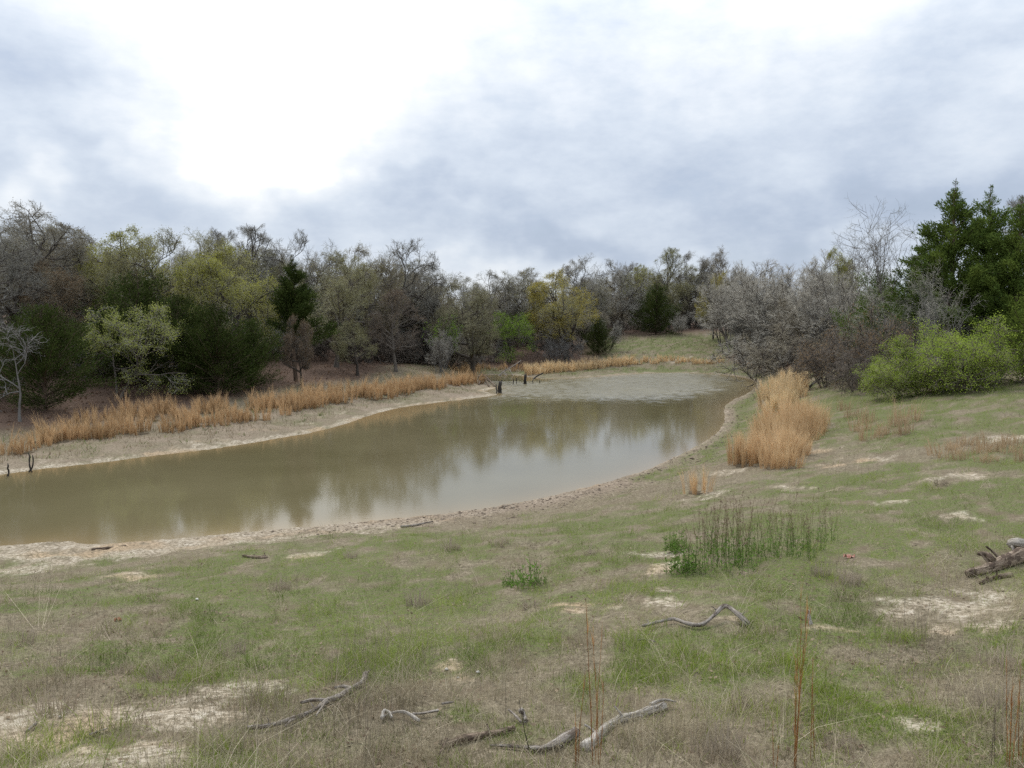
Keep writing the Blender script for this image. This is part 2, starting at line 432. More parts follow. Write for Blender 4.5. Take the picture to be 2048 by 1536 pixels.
def ground_mat():
    m, b, out = new_mat('ground_soil_and_thatch')
    co = b.n('ShaderNodeTexCoord').outputs['Object']
    at_ = lambda nm: b.n('ShaderNodeAttribute', attribute_name=nm).outputs['Fac']
    n1 = b.noise(co, 2.2, 4, 0.62); n2 = b.noise(co, 14.0, 3, 0.65); n3 = b.noise(co, 60.0, 2, 0.6); n4 = b.noise(co, 0.5, 2)
    dry = b.ramp(b.math('ADD', b.math('MULTIPLY', n2, 0.5), b.math('MULTIPLY', n3, 0.5)),
                 [(0.32, (0.07, 0.056, 0.038)), (0.5, (0.18, 0.148, 0.10)), (0.68, (0.34, 0.285, 0.205))])
    dry = b.mix(b.maprange(n1, 0.48, 0.66, 0, 0.65), dry, (0.15, 0.115, 0.078, 1))
    grn = b.ramp(n3, [(0.3, (0.045, 0.065, 0.016)), (0.7, (0.15, 0.185, 0.05))])
    sand = b.ramp(b.math('ADD', b.math('MULTIPLY', n1, 0.45), b.math('MULTIPLY', n2, 0.55)),
                  [(0.34, (0.25, 0.19, 0.13)), (0.5, (0.41, 0.345, 0.26)), (0.68, (0.57, 0.515, 0.425))])
    sand = b.mix(b.maprange(n4, 0.48, 0.66, 0, 0.55), sand, (0.42, 0.27, 0.14, 1))
    lit = b.ramp(n3, [(0.3, (0.045, 0.03, 0.022)), (0.55, (0.115, 0.075, 0.055)), (0.75, (0.20, 0.14, 0.10))])
    mud = b.ramp(b.math('ADD', b.math('MULTIPLY', n2, 0.6), b.math('MULTIPLY', n3, 0.4)),
                 [(0.32, (0.10, 0.075, 0.055)), (0.52, (0.25, 0.195, 0.145)), (0.72, (0.40, 0.33, 0.26))])
    c = b.mix(b.math('MULTIPLY', at_('green'), b.maprange(n2, 0.35, 0.6, 0.25, 0.9)), dry, grn)
    c = b.mix(at_('litter'), c, lit)
    c = b.mix(b.math('MULTIPLY', at_('bare'), b.maprange(b.math('ADD', b.math('MULTIPLY', n2, 0.6), b.math('MULTIPLY', n3, 0.4)), 0.38, 0.58, 0.08, 0.92)), c, sand)
    c = b.mix(b.math('MULTIPLY', at_('mud'), 0.8), c, mud)
    p = b.n('ShaderNodeBsdfPrincipled'); b.link(c, p.inputs['Base Color'])
    p.inputs['Roughness'].default_value = 0.95; p.inputs['Specular IOR Level'].default_value = 0.1
    bp = b.n('ShaderNodeBump'); bp.inputs['Strength'].default_value = 0.7; bp.inputs['Distance'].default_value = 0.03
    b.link(b.math('ADD', n2, b.math('MULTIPLY', n3, 0.5)), bp.inputs['Height']); b.link(bp.outputs[0], p.inputs['Normal'])
    b.link(p.outputs[0], out.inputs[0])
    return m
ground = obj('ground', sheet(), ground_mat())
tag(ground, 'grassy sloping ground with bare sandy patches around the pond', 'ground', kind='structure')

# ------------------------------------------------------------------ pond water
def water():
    y = np.concatenate([np.arange(12, 43, 0.45), np.arange(43, 76, 0.034)]); x = np.concatenate([np.arange(-33, -9, 0.45), np.arange(-9, 20.5, 0.25)])
    X, Y = np.meshgrid(x, y); sd, idx = shore_sd(X, Y); sd = sd.reshape(X.shape)
    ny, nx = X.shape
    i = np.arange(ny - 1)[:, None] * nx + np.arange(nx - 1)[None]
    keep = (np.minimum(np.minimum(sd[:-1, :-1], sd[1:, 1:]), np.minimum(sd[:-1, 1:], sd[1:, :-1])) < 0.3)
    Q = np.stack([i, i + 1, i + nx + 1, i + nx], -1)[keep]
    used, inv_ = np.unique(Q, return_inverse=True)
    V = np.stack([X, Y, np.zeros_like(X)], -1).reshape(-1, 3)[used]
    s = sd.ravel()[used]; xx, yy = V[:, 0], V[:, 1]
    lim = 47.0 + 0.9 * np.maximum(xx - 9, 0) + 4.0 * (fbm(xx * 0.35, yy, 3.0, 3, 81) - 0.5)
    far = sstep(lim - 2.0, lim + 9.0, yy) ** 0.8 * (1 - 0.85 * sstep(62, 65, yy) * sstep(5, 1, xx)) * sstep(-7, -3, xx + 0.1 * (yy - 48))
    near = 0.10 * sstep(-7, 1, xx) * sstep(33, 24, yy) + 0.012
    # wind ripples on the far half are real waves
    wv = 0.0
    wr = np.random.default_rng(8)
    for _ in range(60):
        lam = wr.uniform(0.15, 0.42); a = math.radians(wr.normal() * 12 + 89); ph = wr.random() * 6.28
        wv = wv + lam * np.sin((xx * math.cos(a) + yy * math.sin(a)) * 6.283 / lam + ph)
    gust = 0.95 + 0.2 * sstep(0.35, 0.62, fbm(xx * 0.5, yy, 2.6, 3, 88))
    V[:, 2] = np.clip(wv * 0.0056, -0.06, 0.06) * np.clip(far, 0, 1) * gust * sstep(0.0, 0.5, -s)
    return mesh_np('pond_water', V, [inv_.reshape(Q.shape)], None, True,
                   dict(shallow=np.exp(-np.maximum(-s, 0) / 0.8), ripple=np.clip(np.maximum(far, near), 0, 1)))
def water_mat():
    m, b, out = new_mat('muddy_pond_water')
    at_ = lambda nm: b.n('ShaderNodeAttribute', attribute_name=nm).outputs['Fac']
    co = b.n('ShaderNodeTexCoord').outputs['Object']
    n0 = b.noise(co, 0.16, 3)
    c = b.ramp(n0, [(0.35, (0.118, 0.100, 0.052)), (0.65, (0.145, 0.124, 0.068))])
    c = b.mix(b.math('MULTIPLY', at_('shallow'), 0.7), c, (0.24, 0.17, 0.085, 1))
    p = b.n('ShaderNodeBsdfPrincipled'); b.link(c, p.inputs['Base Color'])
    p.inputs['IOR'].default_value = 1.33
    b.link(b.math('ADD', b.math('MULTIPLY', at_('ripple'), 0.22), 0.06), p.inputs['Roughness'])
    big = b.noise(b.vmath('MULTIPLY', co, (1.0, 1.7, 1)), 2.6, 3, 0.6)
    wav = b.noise(b.vmath('MULTIPLY', co, (1.0, 1.35, 1)), 7.0, 2, 0.6)
    r = at_('ripple')
    bp = b.n('ShaderNodeBump'); bp.inputs['Distance'].default_value = 0.11
    b.link(b.math('ADD', b.math('MULTIPLY', r, 0.02), 0.006), bp.inputs['Strength'])
    b.link(b.math('ADD', b.math('MULTIPLY', big, 0.45), b.math('MULTIPLY', wav, 0.75)), bp.inputs['Height'])
    b.link(bp.outputs[0], p.inputs['Normal'])
    b.link(p.outputs[0], out.inputs[0])
    return m
pond = obj('pond_water', water(), water_mat())
tag(pond, 'muddy brown pond water, calm near and rippled far', 'water', kind='structure')

# ------------------------------------------------------------------ tree growing
def grow(rng, S, D, L, n, wander, up=0.0):
    P = [S]; d = norm(D)
    for _ in range(n - 1):
        d = norm(d + wander * rng.normal(size=d.shape) + np.array([0, 0, up]))
        S = S + d * (L / (n - 1))[:, None]
        P.append(S)
    return np.stack(P, 1)
def spawn(rng, P, R, L, m, t0, t1, a0, a1, lr, flat=0.0):
    """m children on each branch; returns start, direction, length, start radius"""
    N, n, _ = P.shape
    t = (np.arange(m)[None] + rng.random((N, m))) / m * (t1 - t0) + t0
    f = t * (n - 1); i = np.minimum(f.astype(int), n - 2); f = f - i
    r = np.arange(N)[:, None]
    S = P[r, i] * (1 - f)[..., None] + P[r, i + 1] * f[..., None]
    T = norm(P[r, i + 1] - P[r, i])
    rnd = rng.normal(size=S.shape); rnd[..., 2] *= (1 - flat)
    side = norm(rnd - np.sum(rnd * T, -1, keepdims=True) * T)
    a = np.radians(rng.uniform(a0, a1, (N, m)))[..., None]
    D = np.cos(a) * T + np.sin(a) * side
    r0 = (R[r, i] * (1 - f) + R[r, i + 1] * f)
    Ln = L[:, None] * lr * rng.uniform(0.65, 1.2, (N, m)) * (1.15 - 0.5 * (t - t0) / (t1 - t0 + 1e-6))
    return S.reshape(-1, 3), D.reshape(-1, 3), Ln.ravel(), r0.ravel()
def radii(r0, n, tip): 
    t = np.linspace(0, 1, n)[None]
    return r0[:, None] * (1 - t) + np.minimum(tip, r0)[:, None] * t if np.ndim(tip) else r0[:, None] * (1 - t) + np.minimum(tip, r0)[:, None] * t

def make_leaves(rng, P, count, size, droop=0.0, jit=0.1):
    """small leaves scattered about the given twig centre lines"""
    N, n, _ = P.shape
    k = rng.integers(0, N, count); t = rng.uniform(0.25, 1.0, count) * (n - 1)
    i = np.minimum(t.astype(int), n - 2); f = (t - i)[:, None]
    C = P[k, i] * (1 - f) + P[k, i + 1] * f + rng.normal(size=(count, 3)) * jit
    B = norm(rng.normal(size=(count, 3)) + np.array([0, 0, -droop])) * (size * rng.uniform(0.6, 1.4, count))[:, None]
    A = norm(np.cross(B, rng.normal(size=(count, 3)))) * np.linalg.norm(B, axis=1, keepdims=True) * 0.36
    return quads_at(C, A, B)

PROTO = {}
def broadleaf(key, seed, H=10.0, trunk=(0.42, 0.2), stems=1, spread=0.0, limbs=11, l2=7, l3=7, l4=6, ang=(35, 75), lim_len=0.42,
              wander=0.22, up=0.05, tip=0.006, leaves=0, leaf=0.11, twig=0.62, t_first=0.35, base_spread=0.3, flat=0.2, lr2=0.5, lr3=0.52, full=0, dome=0.0, thin=1.0):
    rng = np.random.default_rng(seed)
    a = rng.random(stems) * 6.28 if stems > 1 else np.zeros(1)
    a = a + np.arange(stems) * 2.4
    S = np.column_stack([np.cos(a) * base_spread * rng.random(stems), np.sin(a) * base_spread * rng.random(stems), np.full(stems, -0.15)]) * (stems > 1) + np.array([0, 0, -0.15]) * (stems == 1)
    D = np.column_stack([np.cos(a) * spread, np.sin(a) * spread, np.ones(stems)])
    L0 = np.full(stems, H * trunk[0] * 2.0) * rng.uniform(0.8, 1.1, stems)
    P0 = grow(rng, S, D, L0, 9, wander * 0.45, 0.05)
    r0 = np.full(stems, trunk[1]) * rng.uniform(0.75, 1.1, stems)
    tt = np.linspace(0, 1, 9)[None]
    R0 = r0[:, None] * (1 - 0.85 * tt) * (1 + 0.45 * np.exp(-tt * 14))
    def dm(P):
        # pull far-flung twigs in to a rounded crown
        if not dome: return P
        c = np.array([0, 0, 0.56 * H]); ax = np.array([0.43 * H, 0.43 * H, 0.44 * H]) * dome
        q = (P - c) / ax
        r = np.linalg.norm(q, axis=-1, keepdims=True) * (1 + 0.10 * np.sin(q[..., :1] * 7 + seed) * np.cos(q[..., 1:2] * 6) + 0.06 * np.sin(q[..., 2:3] * 11))
        f = np.where(r > 0.7, (0.7 + 0.3 * np.tanh((r - 0.7) / 0.3)) / np.maximum(r, 1e-6), 1.0)
        return c + q * f * ax
    tb = Bag(); tb.add(*tubes(P0, R0, 8))
    S1, D1, L1, q1 = spawn(rng, P0, R0, np.full(stems, H), limbs, t_first, 0.98, *ang, lim_len, flat)
    P1 = dm(grow(rng, S1, D1, L1, 7, wander, up)); R1 = radii(q1 * 0.8, 7, np.full(len(q1), 0.018 * thin))
    tb.add(*tubes(P1, R1, 6))
    S2, D2, L2, q2 = spawn(rng, P1, R1, L1, l2, 0.25, 1.0, 30, 70, lr2)
    P2 = dm(grow(rng, S2, D2, L2, 5, wander * 1.05, up)); R2 = radii(np.maximum(q2 * 0.75, 0.018 * thin), 5, np.full(len(q2), 0.009 * thin))
    tb.add(*tubes(P2, R2, 4))
    S3, D3, L3, q3 = spawn(rng, P2, R2, L2, l3, 0.2, 1.0, 28, 70, lr3)
    P3 = dm(grow(rng, S3, D3, L3, 4, wander * 1.1, up * 0.8)); R3 = radii(np.maximum(q3 * 0.7, 0.009 * thin), 4, np.full(len(q3), tip))
    cb = Bag(); cb.add(*tubes(P3, R3, 3))
    S4, D4, L4, q4 = spawn(rng, P3, R3, L3, l4, 0.15, 1.0, 25, 65, twig)
    P4 = dm(grow(rng, S4, D4, np.maximum(L4, 0.22), 2, wander * 1.1, up)); R4 = radii(np.maximum(q4 * 0.7, tip), 2, np.full(len(q4), tip * 0.6))
    cb.add(*tubes(P4, R4, 3))
    allz = np.concatenate([P4[..., 2].ravel(), P3[..., 2].ravel()])
    d = dict(trunk=tb.mesh(key + '_trunk', True), crown=cb.mesh(key + '_crown'), h=float(np.percentile(allz, 99.7)), tips=P4,
             w=float(np.percentile(np.abs(P4[..., :2]), 97)))
    if leaves:
        v, q = make_leaves(rng, P4, leaves, leaf); d['leaves'] = mesh_np(key + '_leaves', v, [q])
    if full:
        v, q = make_leaves(rng, P4, full, leaf * 1.35); d['full'] = mesh_np(key + '_full_leaves', v, [q])
    PROTO[key] = d
for k, sd_0 in (('oakA', 11), ('oakB', 23), ('oakC', 37), ('oakD', 58)):
    broadleaf(k, sd_0, limbs=15, l2=8, l3=7, l4=8, wander=0.25, leaves=11000, leaf=0.055, full=22000, lim_len=0.46, ang=(35, 85), twig=0.72, t_first=0.2, flat=0.35, trunk=(0.4, 0.21), dome=1.0)
for k, sd_0 in (('bareA', 71), ('bareB', 83)):
    broadleaf(k, sd_0, trunk=(0.45, 0.17), limbs=15, l2=7, l3=7, l4=6, ang=(25, 60), lim_len=0.36, wander=0.16, up=0.1, leaves=6000, leaf=0.055, t_first=0.25, dome=1.0)
for k, sd_0 in (('brushA', 91), ('brushB', 97), ('brushC', 103)):
    broadleaf(k, sd_0, H=6.0, trunk=(0.4, 0.055), stems=6, spread=0.45, limbs=7, l2=6, l3=6, l4=6, ang=(18, 50), lim_len=0.42, wander=0.13, up=0.07, t_first=0.15, base_spread=0.7,
              leaves=2500, leaf=0.08, tip=0.005)
for k, sd_0 in (('thornA', 111), ('thornB', 117)):
    broadleaf(k, sd_0, H=3.2, trunk=(0.36, 0.03), stems=9, spread=0.9, limbs=5, l2=5, l3=5, l4=4, ang=(25, 75), lim_len=0.5, wander=0.28, up=-0.03, t_first=0.1, base_spread=0.9, tip=0.004, leaves=3000, leaf=0.07)
for k, sd_0 in (('saplA', 121), ('saplB', 127)):
    broadleaf(k, sd_0, H=7.5, trunk=(0.36, 0.028), stems=5, spread=0.32, limbs=6, l2=4, l3=4, l4=3, thin=0.45, ang=(15, 38), lim_len=0.34, wander=0.06, up=0.04, t_first=0.3, base_spread=0.35, tip=0.003, leaves=2200, leaf=0.11)
broadleaf('airy', 133, H=5.0, trunk=(0.4, 0.06), stems=3, spread=0.4, limbs=8, l2=5, l3=5, l4=3, ang=(35, 80), lim_len=0.45, wander=0.2, up=0.02, leaves=15000, leaf=0.058, flat=0.6)
broadleaf('dead', 141, H=5.0, trunk=(0.42, 0.06), stems=1, limbs=6, l2=5, l3=4, l4=3, ang=(35, 65), lim_len=0.44, wander=0.22, up=0.05, t_first=0.35)
broadleaf('bush', 151, H=3.4, trunk=(0.36, 0.03), stems=16, spread=1.0, limbs=5, l2=5, l3=4, l4=4, ang=(20, 60), lim_len=0.42, wander=0.18, up=-0.02, t_first=0.04, base_spread=1.5, tip=0.004, leaves=25000, leaf=0.058)

def cedar(key, seed, H, W, n_br, sprays, shape='ovate', spike=0.0, size=0.2, foot=0.0, fuzz=0.20):
    rng = np.random.default_rng(seed)
    tz = np.linspace(-0.1, H, 10)
    P0 = np.column_stack([0.05 * rng.normal(size=10), 0.05 * rng.normal(size=10), tz])[None]
    tb = Bag(); tb.add(*tubes(P0, (0.035 * H / 2 * (1 - np.linspace(0, 0.97, 10)))[None] + 0.004, 7))
    h = foot + (1 - foot) * rng.random(n_br) ** 0.85
    if shape == 'ovate': env = (np.minimum(1, (h / 0.12 + 0.35)) * np.minimum(1, ((1 - h) / 0.62)) ** 0.75)
    elif shape == 'cone': env = np.minimum(1, h / 0.08 + 0.5) * (1 - h) ** 1.05
    else: env = np.minimum(1, h / 0.1 + 0.4) * np.sqrt(np.maximum(1 - h ** 2.2, 0.0))
    a = np.arange(n_br) * 2.39996 + rng.normal(size=n_br) * 0.4
    lob = 0.95 + 0.22 * np.sin(a * 2 + seed) * np.sin(h * 9 + seed) + spike * rng.normal(size=n_br) * 0.5
    bl = W * env * np.clip(lob * rng.uniform(0.7, 1.1, n_br), 0.25, 1.5) + 0.03 + 0.05 * (1 - h)
    rise = 0.25 + 0.65 * h + 0.15 * rng.normal(size=n_br)
    D = norm(np.column_stack([np.cos(a), np.sin(a), rise]))
    S = np.column_stack([0.03 * np.cos(a), 0.03 * np.sin(a), 0.06 * H + h * 0.93 * H - bl * 0.25])
    PB = grow(rng, S, D, bl, 5, 0.14, 0.08)
    PB[..., 2] = np.minimum(PB[..., 2], H * (0.985 + 0.01 * rng.random((n_br, 1))))
    tb.add(*tubes(PB, np.linspace(1, 0.15, 5)[None] * (0.008 + 0.010 * bl)[:, None], 3))
    wgt = (bl ** 1.35 + 0.04); wgt /= wgt.sum()
    k = rng.choice(n_br, sprays, p=wgt)
    t = (1 - rng.random(sprays) ** 1.5 * 0.8) * 4
    i = np.minimum(t.astype(int), 3); f = (t - i)[:, None]
    C = PB[k, i] * (1 - f) + PB[k, i + 1] * f
    C = C + rng.normal(size=(sprays, 3)) * np.minimum(0.02 + 0.10 * bl[k], fuzz)[:, None] * np.array([1, 1, 0.7])
    C[:, 2] = np.maximum(C[:, 2], 0.05)
    B = norm(D[k] * 0.9 + np.array([0, 0, 0.35]) + rng.normal(size=(sprays, 3)) * 0.55) * (size * rng.uniform(0.5, 1.35, sprays) * np.clip(bl[k] / 0.7, 0.45, 1.0))[:, None]
    A = norm(np.cross(B, rng.normal(size=(sprays, 3)))) * np.linalg.norm(B, axis=1, keepdims=True) * 0.14
    V, Q = quads_at(C, A, B)
    PROTO[key] = dict(trunk=tb.mesh(key + '_trunk', True), foliage=mesh_np(key + '_foliage', V, [Q]), h=H, w=W)
cedar('cedA', 201, 6.0, 2.7, 210, 28000, 'ovate', 0.6, 0.15)
cedar('cedB', 207, 6.0, 3.0, 210, 30000, 'ovate', 0.75, 0.15)
cedar('cedC', 213, 8.0, 3.0, 150, 24000, 'cone', 0.7, 0.17, foot=0.3)
cedar('cedBig', 219, 9.0, 3.5, 210, 46000, 'cone', 0.75, 0.18, fuzz=0.13)
cedar('cedBig2', 227, 9.0, 3.9, 210, 46000, 'cone', 0.7, 0.18, fuzz=0.13)

M = {}
M['bark_oak'] = bark_mat('oak_bark', (0.045, 0.038, 0.032), (0.16, 0.14, 0.12))
M['bark_dark'] = bark_mat('dark_bark', (0.03, 0.026, 0.022), (0.10, 0.085, 0.072))
M['bark_pale'] = bark_mat('pale_bark', (0.083, 0.077, 0.070), (0.186, 0.176, 0.164))
M['bark_cedar'] = bark_mat('cedar_bark', (0.05, 0.033, 0.024), (0.15, 0.11, 0.08))
M['twig_grey'] = bark_mat('grey_twigs', (0.156, 0.145, 0.122), (0.297, 0.284, 0.245), bump=0)
M['twig_brown'] = bark_mat('brown_twigs', (0.148, 0.126, 0.093), (0.297, 0.260, 0.193), bump=0)
M['twig_olive'] = bark_mat('olive_twigs', (0.159, 0.151, 0.085), (0.319, 0.305, 0.185), bump=0)
M['twig_mauve'] = bark_mat('mauve_grey_twigs', (0.249, 0.226, 0.194), (0.448, 0.417, 0.351), bump=0)
M['twig_red'] = bark_mat('reddish_twigs', (0.108, 0.087, 0.071), (0.214, 0.181, 0.150), bump=0)
M['twig_pale'] = bark_mat('pale_twigs', (0.132, 0.124, 0.113), (0.221, 0.210, 0.193), bump=0)
M['lf_yellow'] = leaf_mat('yellow_green_buds', (0.253, 0.251, 0.057), (0.430, 0.423, 0.101))
M['lf_gold'] = leaf_mat('gold_green_buds', (0.283, 0.227, 0.050), (0.410, 0.347, 0.076))
M['lf_olive'] = leaf_mat('olive_buds', (0.185, 0.166, 0.063), (0.317, 0.284, 0.103))
M['lf_dun'] = leaf_mat('dun_buds', (0.172, 0.144, 0.092), (0.276, 0.230, 0.144))
M['lf_rust'] = leaf_mat('rusty_buds', (0.153, 0.105, 0.063), (0.261, 0.189, 0.116))
M['lf_pale'] = leaf_mat('pale_new_leaves', (0.220, 0.250, 0.068), (0.380, 0.400, 0.120))
M['lf_bright'] = leaf_mat('bright_new_leaves', (0.13, 0.24, 0.02), (0.25, 0.38, 0.04))
M['lf_bush'] = leaf_mat('bush_leaves', (0.159, 0.232, 0.039), (0.365, 0.450, 0.076), trans=0.35)
M['cedar_dark'] = leaf_mat('cedar_dark_sprays', (0.026, 0.041, 0.012), (0.068, 0.088, 0.023), trans=0.12)
M['cedar_mid'] = leaf_mat('cedar_sprays', (0.058, 0.100, 0.026), (0.168, 0.219, 0.048), trans=0.18)
M['cedar_light'] = leaf_mat('cedar_light_sprays', (0.063, 0.098, 0.018), (0.172, 0.218, 0.046), trans=0.2)

_trng = np.random.default_rng(77)
def plant(name, key, loc, top, label, cat, bark, twig=None, leaf=None, width=1.0, rz=None, group=None):
    pr = PROTO[key]
    s = max(top - loc[2], 0.3) / pr['h']
    root = empty(name, tuple(loc), _trng.uniform(0, 6.28) if rz is None else rz, (s * width, s * width, s))
    obj('trunk', pr['trunk'], M[bark], root)
    if 'foliage' in pr:
        obj('crown', pr['foliage'], M[leaf], root)
    else:
        c = obj('crown', pr['crown'], M[twig], root)
        if leaf and 'leaves' in pr:
            obj('new_leaves', pr['full'] if 'full' in pr and leaf in ('lf_gold', 'lf_yellow', 'lf_rust', 'lf_pale') else pr['leaves'], M[leaf], c)
    tag(root, label, cat, group)
    return root

